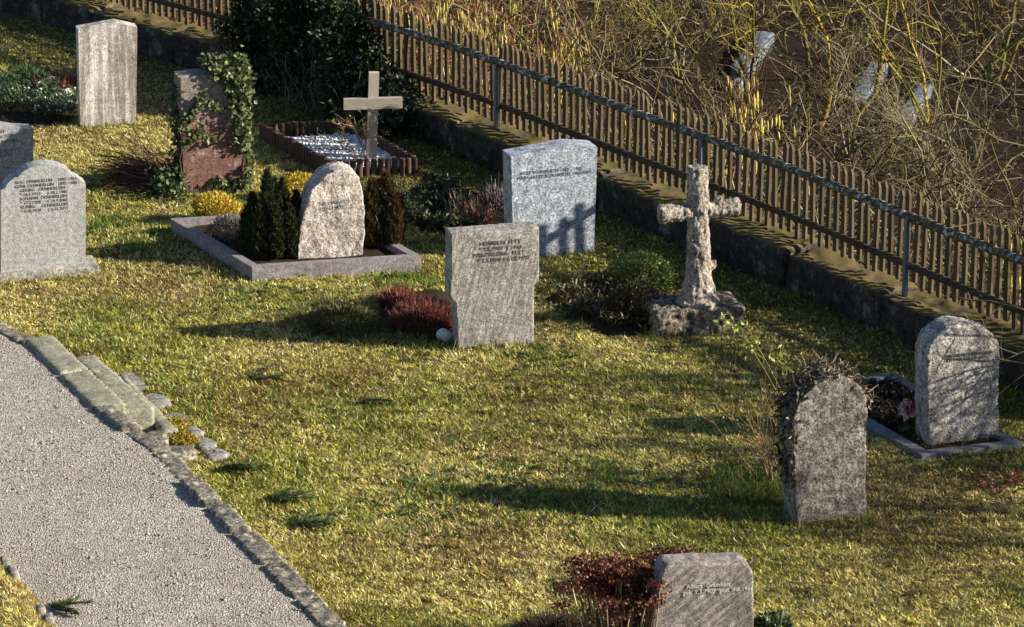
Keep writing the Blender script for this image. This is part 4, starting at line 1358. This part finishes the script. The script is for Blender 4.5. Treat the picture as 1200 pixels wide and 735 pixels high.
# trailing brown vines left of it
P = G(190, 214)
n = 300
x0 = rng.uniform(-.1, .25, n); S = np.stack([x0, rng.normal(0, .22, n), rng.uniform(.0, .12, n)], 1)
D = np.stack([-np.ones(n), rng.normal(.12, .22, n), rng.uniform(.1, .5, n)], 1)
Pp = grow(S, D, rng.uniform(.35, .85, n), 6, .14, -.09); Pp[:, :, 2] = np.maximum(Pp[:, :, 2], .012)
V, F = tubes(Pp, np.linspace(.006, .003, 6)[None].repeat(n, 0))
c = rep(palette(n, [(.15, .06, .04), (.10, .05, .03), (.2, .10, .06), (.06, .04, .03)]), 18)
n2 = 260; C = np.stack([rng.normal(.08, .16, n2), rng.normal(0, .2, n2), np.abs(rng.normal(.05, .08, n2))], 1)
V2, F2 = leaves(C, unit(rng.normal(size=(n2, 3))), unit(rng.normal(size=(n2, 3)) * .6 + [0, 0, 1]), .05, .042)
plant("vine_heap", "heap of trailing red-brown dry vines left of the ivy-covered gravestone", "vines", P, [("stems", [(V, F, c)], M['twig']), ("leaves", [(V2, F2, rep(palette(n2, IVY[:3]), 4))], M['leaf'])])

# large dark evergreen ivy over wall and fence ------------------------------
s0_ = np.interp(300, fpxs, FS); s1_ = np.interp(478, fpxs, FS)
g = []; tw = []
Pm, _ = fence_at((s0_ + s1_) / 2, .2)
org = Vector((Pm[0], Pm[1], 0))
for i in range(64):
    t = random.random() ** .9; s_ = s0_ + (s1_ - s0_) * t
    off = random.uniform(-.25, .55)
    env = 1.35 * math.sin(max(.05, min(1, (t * .82 + .16))) * math.pi) ** .6
    if t > .8: env = min(env, .75 - (t - .8) * 1.5)
    z_ = random.uniform(.1, 1) * env
    p_, _ = fence_at(s_, off)
    V, F, C = cloud((p_[0] - org.x, p_[1] - org.y, z_), (random.uniform(.2, .38), random.uniform(.2, .38), random.uniform(.18, .3)), 430, .062, .045, [(.018, .03, .012), (.03, .048, .018), (.05, .07, .026), (.012, .018, .009), (.10, .11, .05)], [3, 3, 1.5, 2, .5], up=-.1, lumps=6, shell=.3)
    V[:, 2] = np.maximum(V[:, 2], .0)
    g.append((V, F, C))
for i in range(40):
    s_ = s0_ + (s1_ - s0_) * random.random(); p_, _ = fence_at(s_, random.uniform(.2, .5))
    st, _, _ = stems((p_[0] - org.x, p_[1] - org.y, 0), 4, .8, .35, .008, [(.10, .09, .06), (.2, .18, .12)], K=6, wob=.2)
    tw += st
plant("evergreen_bush", "large dark evergreen bush growing over wall and fence behind the wooden cross", "bush", org, [("foliage", g, M['leaf']), ("stem", tw, M['twig'])])

# low dark trailing growth along the wall right of it
s2_ = np.interp(470, fpxs, FS); s3_ = np.interp(520, fpxs, FS)
g = []
Pm, _ = fence_at((s2_ + s3_) / 2, .4); org = Vector((Pm[0], Pm[1], 0))
for i in range(14):
    p_, _ = fence_at(random.uniform(s2_, s3_), random.uniform(.15, .55))
    V, F, C = cloud((p_[0] - org.x, p_[1] - org.y, random.uniform(.05, .5)), (.22, .22, .18), 300, .05, .035, DKLEAF, up=-.2, lumps=5, shell=.3); V[:, 2] = np.maximum(V[:, 2], 0); g.append((V, F, C))
plant("trailing_ivy", "dark ivy hanging over the wall right of the wooden cross", "ivy", org, [("leaves", g, M['leaf'])])

# leggy branch beside the wooden cross
P = G(424, 190, .08)
st, Pp, Q = stems((0, .02, 0), 5, .55, .35, .007, [(.22, .10, .06), (.28, .16, .09)], K=6, wob=.15, up=.02, br=26, brL=.28)
k_ = Q[:, -1]; n = len(k_) * 9
C = rep(k_, 9) + rng.normal(size=(n, 3)) * .03
V, F = leaves(C, unit(rng.normal(size=(n, 3)) + [-.5, 0, .3]), unit(rng.normal(size=(n, 3))), .05, .014)
tl = plant("leggy_shrub", "small sparse bush with reddish twigs behind the wooden cross", "shrub", P, [("stem", st, M['twig']), ("leaves", [(V, F, rep(palette(n, [(.12, .13, .05), (.2, .18, .08), (.07, .08, .03)]), 4))], M['leaf'])])
tl.rotation_euler = (0, R(-24), 0)

# dead ivy over the round-topped gravestone ---------------------------------
arch = [(934, 500), (933, 478), (942, 462), (955, 450), (970, 443), (985, 440), (1000, 444), (1010, 452), (1018, 464), (1024, 478)]
uv_ = np.array([fH.uv(*p_) for p_ in arch]); s_ = np.linspace(0, 1, len(arch))
n = 300; t = rng.random(n) ** 1.1
S = np.stack([np.interp(t, s_, uv_[:, 0]), rng.uniform(.02, .34, n), np.interp(t, s_, uv_[:, 1]) + rng.uniform(.0, .05, n)], 1)
D = np.stack([rng.normal(-.1, .8, n), rng.normal(.1, .5, n), rng.normal(.1, .4, n)], 1)
Pp = grow(S, D, rng.uniform(.05, .15, n), 5, .35, -.06)
V, F = tubes(Pp, np.linspace(.006, .003, 5)[None].repeat(n, 0)); tw = [(V, F, rep(palette(n, [(.10, .075, .05), (.16, .125, .085), (.05, .04, .03), (.26, .22, .16)]), 15))]
n = 420; t = rng.random(n) ** 1.2
C = np.stack([np.interp(t, s_, uv_[:, 0]) + rng.normal(-.005, .022, n), rng.uniform(.01, .34, n), np.interp(t, s_, uv_[:, 1]) + rng.normal(.0, .025, n)], 1)
n3 = 520; C2 = np.stack([-.03 + rng.normal(-.015, .022, n3), rng.uniform(-.02, .34, n3), rng.uniform(.35, 1.0, n3)], 1)
C2 = C2[rng.random(n3) < .35 + .65 * (C2[:, 2] / 1.0)]
C = np.concatenate([C, C2]); n = len(C)
V, F = leaves(C, unit(rng.normal(size=(n, 3)) + [0, 0, -.5]), unit(rng.normal(size=(n, 3)) + [-.3, -.3, .5]), .05, .032)
di = plant("dead_ivy", "withered grey-brown ivy capping the dark round-topped gravestone", "ivy", fH.P, [("stems", tw, M['twig']), ("leaves", [(V, F, rep(palette(n, [(.03, .03, .016), (.055, .045, .028), (.10, .08, .05), (.16, .14, .09)]), 4))], M['leaf'])])
di.rotation_euler = (0, 0, fH.yaw)

# thin rose bush left of it -------------------------------------------------
P = G(903, 566)
st, Pp, Q = stems((0, 0, -.02), 15, .95, .34, .0075, [(.24, .16, .085), (.18, .12, .06), (.30, .22, .12), (.12, .08, .05)], K=7, wob=.09, up=.0, br=50, brL=.45)
n = 260; i_ = rng.integers(0, len(Q), n)
C = Q[i_, rng.integers(1, 4, n)] + rng.normal(size=(n, 3)) * .015
V, F = leaves(C, unit(rng.normal(size=(n, 3)) + [0, 0, .3]), unit(rng.normal(size=(n, 3))), .032, .018)
rb = plant("rose_bush", "thin bare rose bush with tan stems left of the dark gravestone", "shrub", P, [("stem", st, M['twig']), ("leaves", [(V, F, rep(palette(n, [(.16, .18, .05), (.22, .20, .08), (.10, .08, .04)]), 4))], M['leaf'])])
rb.rotation_euler = (0, R(-9), 0)
# tall sprouting shoot behind it
P = G(925, 480)
st, Pp, Q = stems((0, 0, -.02), 3, .85, .12, .007, [(.28, .24, .10), (.2, .16, .07)], K=7, wob=.08, br=8, brL=.25)
tips = np.concatenate([Pp[:, -1], Pp[:, -2], Q[:, -1]]); n = len(tips) * 9
V, F = leaves(rep(tips, 9) + rng.normal(size=(n, 3)) * .035, unit(rng.normal(size=(n, 3)) + [0, 0, .6]), unit(rng.normal(size=(n, 3))), .05, .03)
sh = plant("leafy_shoot", "tall shoot with fresh yellow-green leaves behind the rose bush", "shrub", P, [("stem", st, M['twig']), ("leaves", [(V, F, rep(palette(n, [(.30, .36, .06), (.22, .30, .06), (.38, .40, .12)]), 4))], M['leaf'])])
sh.rotation_euler = (0, R(-12), 0)


# grass tufts ---------------------------------------------------------------
def tuft(px, r, n, h, label, cols, lean=.5):
    P = G(*px)
    a = rng.uniform(0, 6.283, n); q = r * np.sqrt(rng.random(n))
    B = np.stack([q * np.cos(a), q * np.sin(a) * 1.2, np.full(n, -.02)], 1)
    V, F = blades(B, h * np.exp(rng.normal(0, .3, n)), rng.uniform(.007, .013, n), np.clip(rng.normal(lean, .2, n), 0, .95), a + rng.normal(0, .8, n))
    o = link("grass_tuft", mesh_np("grass_tuft", V, F, rep(palette(n, cols, None, .25), 3)), M['grass'], None, P)
    tag(o, label, "grass tuft", kind=None)


TG = [(.05, .095, .02), (.08, .13, .03), (.13, .17, .045), (.22, .22, .08)]
tuft((876, 578), .28, 1500, .12, "long green grass tuft at the foot of the rose bush", TG)
tuft((850, 570), .18, 500, .09, "smaller green grass tuft left of the rose bush", TG)
tuft((388, 374), .40, 3000, .12, "long dark grass tuft left of the red heather bed", [(.06, .085, .02), (.10, .115, .03), (.20, .18, .07), (.14, .11, .05)], .8)
tuft((440, 392), .35, 2000, .10, "shaded green grass tuft below the red heather bed", [(.05, .085, .02), (.09, .12, .03), (.17, .15, .06)], .7)
tuft((505, 402), .2, 700, .09, "grass tuft against the foot of the stepped gravestone", TG, .6)
tuft((660, 378), .3, 1100, .08, "dark grass fringe left of the stone cross bed", [(.05, .075, .02), (.08, .10, .03)], .6)
tuft((1005, 614), .16, 500, .09, "grass tuft at the right foot of the dark gravestone", TG, .5)
tuft((445, 357), .22, 900, .10, "straw-coloured grass tuft at the back of the soil bed", [(.40, .32, .14), (.3, .24, .1), (.16, .15, .05)], .75)

# longer grass left standing round the feet of the stones
bl_, cl_ = [], []
for f in (fA, fB, fC, fD, fE, fG, fH, fI, fJ, fc):
    n = int(420 * f.w)
    u_ = rng.uniform(-.06, f.w + .06, n); y_ = rng.normal(-.02, .03, n) - .06 * (f is fD)
    bl_.append(np.array([f.world(a, -.01, b) for a, b in zip(u_, y_)]))
    u_ = rng.normal(-.02, .03, 160); y_ = rng.uniform(0, .3, 160)
    bl_.append(np.array([f.world(a, -.01, b) for a, b in zip(u_, y_)]))
B = np.concatenate(bl_); n = len(B)
V, F = blades(B, .07 * np.exp(rng.normal(0, .4, n)), rng.uniform(.005, .010, n), np.clip(rng.normal(.45, .22, n), 0, .95), rng.uniform(0, 6.283, n))
o = link("grass_fringe", mesh_np("grass_fringe", V, F, rep(palette(n, [(.09, .14, .03), (.16, .19, .04), (.36, .32, .10), (.50, .43, .17)]), 3)), M['grass'])
tag(o, "longer uncut grass around the feet of the gravestones", "grass", kind="stuff")

# sedum with dried red heads -------------------------------------------------
P = G(728, 775)
n = 100
S = np.stack([rng.normal(-.02, .11, n), rng.normal(0, .12, n), np.zeros(n)], 1)
D = np.stack([S[:, 0] * .7, S[:, 1] * .5, np.ones(n)], 1)
Pp = grow(S, D, rng.uniform(.50, .78, n), 5, .05)
V, F = tubes(Pp, np.linspace(.009, .006, 5)[None].repeat(n, 0))
stg = [(V, F, rep(palette(n, [(.34, .24, .14), (.24, .15, .08), (.42, .33, .2), (.14, .07, .05)]), 15))]
tips = Pp[:, -1]; m_ = 84
C = rep(tips, m_) + rng.normal(size=(n * m_, 3)) * [.045, .045, .010]
V, F = leaves(C, unit(rng.normal(size=(n * m_, 3)) * .8 + [0, 0, 1]), unit(rng.normal(size=(n * m_, 3))), .026, .020)
hd = (V, F, rep(palette(n * m_, [(.11, .032, .02), (.16, .052, .028), (.07, .022, .015), (.22, .09, .045)]), 4))
n4 = n * 5; C = rep(Pp[:, 2], 5)[:n4] + rng.normal(size=(n4, 3)) * .04
V, F = leaves(C, unit(rng.normal(size=(n4, 3)) + [0, 0, -.4]), unit(rng.normal(size=(n4, 3))), .05, .025)
plant("sedum", "dried sedum with dark red flat flower heads left of the banded gravestone", "sedum", P, [("stem", stg, M['twig']), ("seed_heads", [hd], M['leaf']), ("leaves", [(V, F, rep(palette(n4, [(.22, .10, .06), (.3, .2, .1), (.12, .05, .04)]), 4))], M['leaf'])])
P = G(790, 700)
Pp = grow(np.stack([rng.normal(0, .1, 30), rng.normal(0, .08, 30), np.zeros(30)], 1), np.tile([-.2, .1, 1.], (30, 1)), rng.uniform(.28, .36, 30), 5, .06)
V, F = tubes(Pp, np.full((30, 5), .007)); C = rep(Pp[:, -1], 46) + rng.normal(size=(30 * 46, 3)) * [.055, .055, .014]
V2, F2 = leaves(C, unit(rng.normal(size=(len(C), 3)) * .8 + [0, 0, 1]), unit(rng.normal(size=(len(C), 3))), .026, .02)
plant("sedum", "smaller dark red sedum heads peeping over the banded gravestone's left corner", "sedum", P, [("stem", [(V, F, rep(palette(30, [(.3, .2, .1)]), 15))], M['twig']), ("seed_heads", [(V2, F2, rep(palette(len(C), [(.09, .026, .018), (.13, .042, .025), (.06, .02, .014)]), 4))], M['leaf'])])
heather("withered_plant", "low withered dark brown plant left of the dried sedum", (650, 752), .38, .4, .16, 2200, [(.06, .04, .028), (.10, .065, .04), (.035, .025, .02)], lean=.8, wd=.008)
mound("variegated_shrub", "small variegated green shrub right of the banded gravestone", (902, 752), (.16, .2, .16), 1500, .045, .03, [(.04, .07, .025), (.07, .11, .04), (.30, .34, .2), (.02, .035, .015)])

mound("grass_mound", "dark olive grassy mound left of the red heather bed", (400, 382), (.42, .42, .13), 4200, .05, .008, [(.06, .075, .02), (.10, .11, .03), (.16, .14, .05), (.10, .07, .035)], cat="grass mound", lumps=7, shell=.6)

# plants inside the right-hand kerb -----------------------------------------
cc_ = sum(ins_i, Vector()) / 4
qp = [p.lerp(cc_, .15) for p in ins_i]
x_, y_ = np.array([p.x for p in qp]), np.array([p.y for p in qp])
m_ = 1700; uu, vv_ = rng.random(m_), rng.uniform(.35, 1, m_)
XY = ((1 - uu) * (1 - vv_))[:, None] * [x_[0], y_[0]] + (uu * (1 - vv_))[:, None] * [x_[1], y_[1]] + (uu * vv_)[:, None] * [x_[2], y_[2]] + ((1 - uu) * vv_)[:, None] * [x_[3], y_[3]]
C = np.stack([XY[:, 0] - cc_.x, XY[:, 1] - cc_.y, .03 + .09 * rng.random(m_) * vnoise(uu * 8, vv_ * 8)], 1)
V, F = leaves(C, unit(rng.normal(size=(m_, 3)) + [0, 0, .4]), unit(rng.normal(size=(m_, 3)) + [0, 0, 1]), .05, .025)
st, _, _ = stems((0, 0, 0), 14, .2, .8, .005, BARK)
plant("grave_planting", "withered dark planting inside the right-hand grave kerb", "ground cover", Vector((cc_.x, cc_.y, .02)), [("foliage", [(V, F, rep(palette(m_, [(.035, .025, .018), (.06, .035, .025), (.04, .045, .02), (.11, .06, .05)]), 4))], M['leaf']), ("stem", st, M['twig'])])
P = G(1064, 503, .05); n = 60
D = unit(rng.normal(size=(n, 3)) * .8 + [0, 0, .5]); V, F = leaves(D * .02 + [0, 0, .16], D, unit(rng.normal(size=(n, 3))), .085, .06)
V2, F2 = leaves(np.tile([0, 0, .05], (26, 1)) + rng.normal(size=(26, 3)) * .03, unit(rng.normal(size=(26, 3)) + [-.3, 0, .1]), np.tile([0, 0, 1.], (26, 1)), .15, .05)
st, _, _ = stems((0, 0, -.03), 5, .17, .1, .005, [(.08, .12, .04)])
plant("flower", "pink and dark red flower beside the rough granite gravestone", "flower", P, [("petals", [(V, F, rep(palette(n, [(.62, .34, .36), (.30, .03, .05), (.75, .55, .55)]), 4))], M['leaf']), ("leaves", [(V2, F2, rep(palette(26, [(.05, .10, .03), (.09, .14, .05)]), 4))], M['leaf']), ("stem", st, M['leaf'])])

# red-brown leaves lying on the lawn at right
P = G(1172, 566); n = 260
C = rng.normal(size=(n, 3)) * [.17, .22, .0] + [0, 0, .035]; C[:, 2] += rng.random(n) * .02
V, F = leaves(C, unit(rng.normal(size=(n, 3)) * [1, 1, .3]), unit(rng.normal(size=(n, 3)) * .5 + [0, 0, 1]), .05, .03)
o = link("fallen_leaves", mesh_np("fallen_leaves", V, F, rep(palette(n, [(.16, .05, .03), (.22, .08, .04), (.09, .04, .03)]), 4)), M['leaf'], None, P)
tag(o, "scatter of red-brown fallen leaves on the lawn below the right-hand kerb", "leaves", kind="stuff")


# dead leaves and broad-leaved weeds in the lawn
n = 520
y = rng.uniform(26.5, 44, n * 3); x = rng.uniform(-1, 1, n * 3) * .14 * y
k = (fence_dist(x, y) > .4) & (x > kerb_x(y, kerb_out)) & (rng.random(n * 3) < .25 + fbm(x * .8, y * .8, 3)); x, y = x[k][:n], y[k][:n]; n = len(x)
V, F = leaves(np.stack([x, y, lawn_z(x, y) + .028], 1), unit(rng.normal(size=(n, 3)) * [1, 1, .3]), unit(rng.normal(size=(n, 3)) * .4 + [0, 0, 1]), rng.uniform(.025, .06, n), rng.uniform(.015, .035, n), .3)
o = link("dead_leaves", mesh_np("dead_leaves", V, F, rep(palette(n, [(.20, .10, .05), (.30, .18, .09), (.12, .06, .04), (.40, .30, .18)]), 4)), M['leaf'])
tag(o, "small brown dead leaves scattered over the lawn", "leaves", kind="stuff")
n = 420
cx_, cy_ = [], []
for a, b, r_ in green_spots:
    P = G(a, b); cx_.append(rng.normal(P.x, r_ * .7, 34)); cy_.append(rng.normal(P.y, r_ * .9, 34))
x, y = np.concatenate(cx_), np.concatenate(cy_)
k = (x > kerb_x(y, kerb_out) + .05) & (fence_dist(x, y) > .4)
for p_ in bare + beds: k &= ~inpoly(x, y, p_)
x, y = x[k], y[k]; m_ = 9; n = len(x) * m_
a_ = rng.uniform(0, 6.283, n)
V, F = leaves(np.repeat(np.stack([x, y, lawn_z(x, y) + .012], 1), m_, 0), np.stack([np.cos(a_), np.sin(a_), rng.uniform(.15, .7, n)], 1), np.tile([0, 0, 1.], (n, 1)) + .2 * rng.normal(size=(n, 3)), rng.uniform(.03, .075, n), rng.uniform(.012, .026, n))
o = link("lawn_weeds", mesh_np("lawn_weeds", V, F, rep(palette(n, [(.05, .10, .025), (.08, .14, .035), (.12, .17, .05)]), 4)), M['leaf'])
tag(o, "low broad-leaved green weeds in patches of the lawn", "weeds", kind="stuff")

# conifer sprigs on the grass -------------------------------------------------
def sprig(px, L, ang, label, z=.0, cols=((.09, .14, .05), (.14, .19, .075), (.18, .21, .09), (.06, .09, .035)), fans=9):
    P = G(px[0], px[1], z)
    g1 = []; g2 = []
    Ps = grow(np.zeros((fans, 3)) + [0, 0, .03], np.stack([np.cos(a_ := rng.normal(ang, .5, fans)), np.sin(a_) * 1.0, np.full(fans, .06)], 1), rng.uniform(.35, .9, fans) * L, 6, .13, -.02)
    Ps[:, :, 2] = np.clip(Ps[:, :, 2], .022, .07)
    V, F = tubes(Ps, np.linspace(.005, .003, 6)[None].repeat(fans, 0)); g1.append((V, F, np.tile([.07, .05, .03], (len(V), 1))))
    n = fans * 110
    S, D, t = spawn(Ps, n, rng, .0, 1, .85); D[:, 2] *= .45; D[:, 2] += .1
    V, F = leaves(S, unit(D), unit(rng.normal(size=(n, 3)) * .4 + [0, 0, 1]), .05, .009); V[:, 2] = np.maximum(V[:, 2], .01)
    g2.append((V, F, rep(palette(n, cols), 4)))
    plant("conifer_sprig", label, "conifer sprig", P, [("stem", g1, M['twig']), ("needles", g2, M['leaf'])], "conifer sprigs lying about")


sprig((262, 552), .42, .1, "conifer sprig on the grass just below the flagstones by the path kerb")
sprig((316, 588), .45, .05, "conifer sprig on the grass, middle of the three near the kerb")
sprig((346, 617), .38, .1, "conifer sprig on the grass, lowest of the three near the kerb")
sprig((425, 473), .36, .1, "conifer sprig in mid-lawn below the shaded grass tuft")
sprig((296, 448), .5, -.12, "thin dark conifer sprig right of the stone steps", cols=((.10, .10, .05), (.08, .11, .04)), fans=3)
sprig((60, 714), .42, .05, "green conifer sprig lying on the gravel path by the verge", PATH_Z, fans=6)

# ---------------------------------------------------------------- shrubs, saplings and slabs beyond the fence
LICH = [(.21, .165, .035), (.14, .115, .035), (.10, .08, .04), (.27, .20, .04)]


def sapling(px, py, H, spread, nst, label, cols, r=.022, seed=1, br=60, br2=160):
    global rng
    keep = rng; rng = np.random.default_rng(seed)
    # the foot stands where the picture ray meets the slope
    zz = -2.0
    for _ in range(12):
        P = G(px, py, zz); d = max(0, -float(fence_dist(P.x, P.y))); zz = float(slope_z(P.x, P.y, d))
    P.z = zz - .08
    S = rng.normal(size=(nst, 3)) * [.08, .08, 0]
    D = np.stack([rng.normal(0, spread, nst), rng.normal(0, spread, nst), np.ones(nst)], 1)
    P0 = grow(S, D, rng.uniform(.75, 1.1, nst) * H, 8, .17, .0, rng)
    S1, D1, _ = spawn(P0, br, rng, .3, 1, .75); P1 = grow(S1, D1, rng.uniform(.2, .5, br) * H, 7, .30, .02, rng)
    S2, D2, _ = spawn(P1, br2, rng, .2, 1, .8); P2 = grow(S2, D2, rng.uniform(.06, .18, br2) * H, 5, .38, .02, rng)
    V, F = tubes(P0, np.linspace(r, r * .45, 8)[None].repeat(nst, 0), 5); tr = [(V, F, rep(palette(nst, cols), 40))]
    bn = []
    for Q, rr_ in ((P1, r * .32), (P2, r * .16)):
        V, F = tubes(Q, np.linspace(rr_, rr_ * .4, Q.shape[1])[None].repeat(len(Q), 0)); bn.append((V, F, rep(palette(len(Q), cols), Q.shape[1] * 3)))
    root = plant("lichened_sapling", label, "sapling", P, [("trunk", tr, M['twig']), ("branches", bn, M['twig'])], "saplings beyond the fence")
    rng = keep
    return root, P2, P1, P0


sapling(962, 150, 2.7, .22, 3, "yellow-lichened forked sapling in the brush near the middle slab", LICH, .042, 3)
sapling(868, 150, 2.6, .2, 3, "yellow-green sapling in front of the left slab beyond the fence", LICH, .034, 5)
sapling(792, 95, 2.0, .35, 4, "mossy arching shrub in the brush left of the left slab", [(.20, .20, .05), (.28, .27, .07), (.16, .13, .06)], .016, 6, 90, 260)
sapling(1090, 150, 2.4, .3, 4, "yellowish sapling between the brush slabs and the right frame edge", LICH, .026, 7)
sapling(1165, 95, 2.6, .3, 4, "lichened sapling at the top right corner", LICH, .032, 8)
sapling(1010, 215, 2.0, .4, 5, "pale straw-stemmed shrub just behind the fence below the middle slab", [(.26, .22, .12), (.19, .16, .085), (.31, .28, .17)], .013, 9, 110, 320)
sapling(1130, 255, 2.0, .45, 6, "pale tangled shrub behind the fence toward the right frame edge", [(.24, .205, .12), (.19, .155, .085), (.30, .27, .17)], .012, 10, 130, 380)
sapling(690, 60, 1.8, .4, 5, "olive shrub behind the fence right of the yellow catkins", [(.24, .22, .07), (.30, .27, .10), (.16, .13, .06)], .013, 11, 100, 300)


def hazel(px, py, H, label, seed, nst=9, ncat=420, sz=1.0):
    global rng
    root, P2, P1, P0 = sapling(px, py, H, .34, nst, label, [(.26, .15, .075), (.20, .11, .055), (.32, .21, .11)], .014, seed, 120, 300)
    root.name = "hazel_bush"; root["category"] = "shrub"; root["group"] = "hazel bushes beyond the fence"
    rg = np.random.default_rng(seed)
    tips = np.concatenate([P2.reshape(-1, 3), P1[:, 2:].reshape(-1, 3)]); tips = tips[tips[:, 2] > H * .25]
    i = rg.integers(0, len(tips), ncat); S = tips[i]
    Pp = grow(S, np.tile([.03, 0, -1.], (ncat, 1)), rg.uniform(.09, .18, ncat) * sz, 4, .06, -.1, rg)
    V, F = tubes(Pp, np.array([[.004, .012, .011, .004]]).repeat(ncat, 0) * sz, 5)
    g = Geo(); g.add(V, F, rep(palette(ncat, [(.52, .44, .10), (.60, .52, .17), (.42, .34, .08)], None, .15, rg), 20))
    o = link("catkins", g.mesh("catkins"), M['leaf'], root); o["kind"] = "stuff"


hazel(455, 88, 1.35, "russet hazel bush hung with yellow catkins behind the fence, nearest the evergreen bush", 21, ncat=180)
hazel(525, 106, 1.45, "hazel bush with yellow catkins behind the fence, second from the evergreen bush", 22, ncat=300)
hazel(590, 126, 1.45, "hazel bush with yellow catkins behind the fence, third from the evergreen bush", 23, ncat=280)
hazel(640, 138, 1.2, "hazel bush with yellow catkins behind the fence, farthest from the evergreen bush", 24, 7, 200)
hazel(848, 232, 1.2, "small hazel with yellow catkins just behind the fence below the left slab", 25, 7, 260)
hazel(1185, 372, .9, "small hazel twigs with a few catkins behind the fence at the right frame edge", 26, 5, 40)


def shade_shrub(x, y, H, label, seed):  # unseen shrubs outside the frame, added to cast dappled shade at right
    global rng
    keep = rng; rng = np.random.default_rng(seed)
    z = float(slope_z(np.array(x), np.array(y), max(0, -float(fence_dist(x, y))))) - .08
    nst, br, br2 = 11, 150, 520
    S = rng.normal(size=(nst, 3)) * [.25, .25, 0]
    P0 = grow(S, np.stack([rng.normal(0, .3, nst), rng.normal(0, .3, nst), np.ones(nst)], 1), rng.uniform(.75, 1.1, nst) * H, 8, .12, 0, rng)
    S1, D1, _ = spawn(P0, br, rng, .25, 1, .8); P1 = grow(S1, D1, rng.uniform(.25, .5, br) * H, 6, .18, .0, rng)
    S2, D2, _ = spawn(P1, br2, rng, .2, 1, .9); P2 = grow(S2, D2, rng.uniform(.1, .28, br2) * H, 5, .22, 0, rng)
    cols = [(.16, .12, .06), (.22, .17, .09), (.12, .09, .05)]
    V, F = tubes(P0, np.linspace(.026, .012, 8)[None].repeat(nst, 0), 5); tr = [(V, F, rep(palette(nst, cols), 40))]
    bn = []
    for Q, r_ in ((P1, .012), (P2, .007)):
        V, F = tubes(Q, np.linspace(r_, r_ * .5, Q.shape[1])[None].repeat(len(Q), 0)); bn.append((V, F, rep(palette(len(Q), cols), Q.shape[1] * 3)))
    plant("added_shade_shrub", label, "shrub", Vector((x, y, z)), [("trunk", tr, M['twig']), ("branches", bn, M['twig'])], "unseen bare shrubs added for dappled shade")
    rng = keep


shade_shrub(6.5, 32.5, 2.7, "unseen bare shrub behind the fence, added to dapple the lawn with shade, the farthest of three", 51)
shade_shrub(7.0, 30.8, 2.9, "unseen bare shrub behind the fence, added to dapple the lawn with shade, the middle of three", 52)
shade_shrub(7.6, 29.0, 2.9, "unseen bare shrub behind the fence, added to dapple the lawn with shade, the nearest of three", 53)

M['slab'] = stone("blue_grey_slab", (.11, .13, .17), (.19, .215, .26), 40, 4, lichen_or_pits=(.07, .07, .07), blotch_amt=.5, bump=.5, speck=.5, rough=.6)
for i, (a, b, wpx, label) in enumerate(slab_px):
    A, B = SLABS[i]
    d = (A - B); L = d.length; w_ = wpx / scale_at(A)
    bm = bmesh.new(); box_bm(bm, -w_ / 2, w_ / 2, -L / 2, L / 2, -.24, .0)
    me = roughen(bm_mesh(bm, "stone_slab", .02, 2), .035, [(3, .02), (10, .015)], 70 + i)
    o = link("stone_slab", me, M['slab'], None, (A + B) / 2)
    o.rotation_euler = (math.atan2(d.z, math.hypot(d.x, d.y)), 0, math.atan2(d.y, d.x) - R(90))
    tag(o, label, "stone slab", "slabs in the brush")
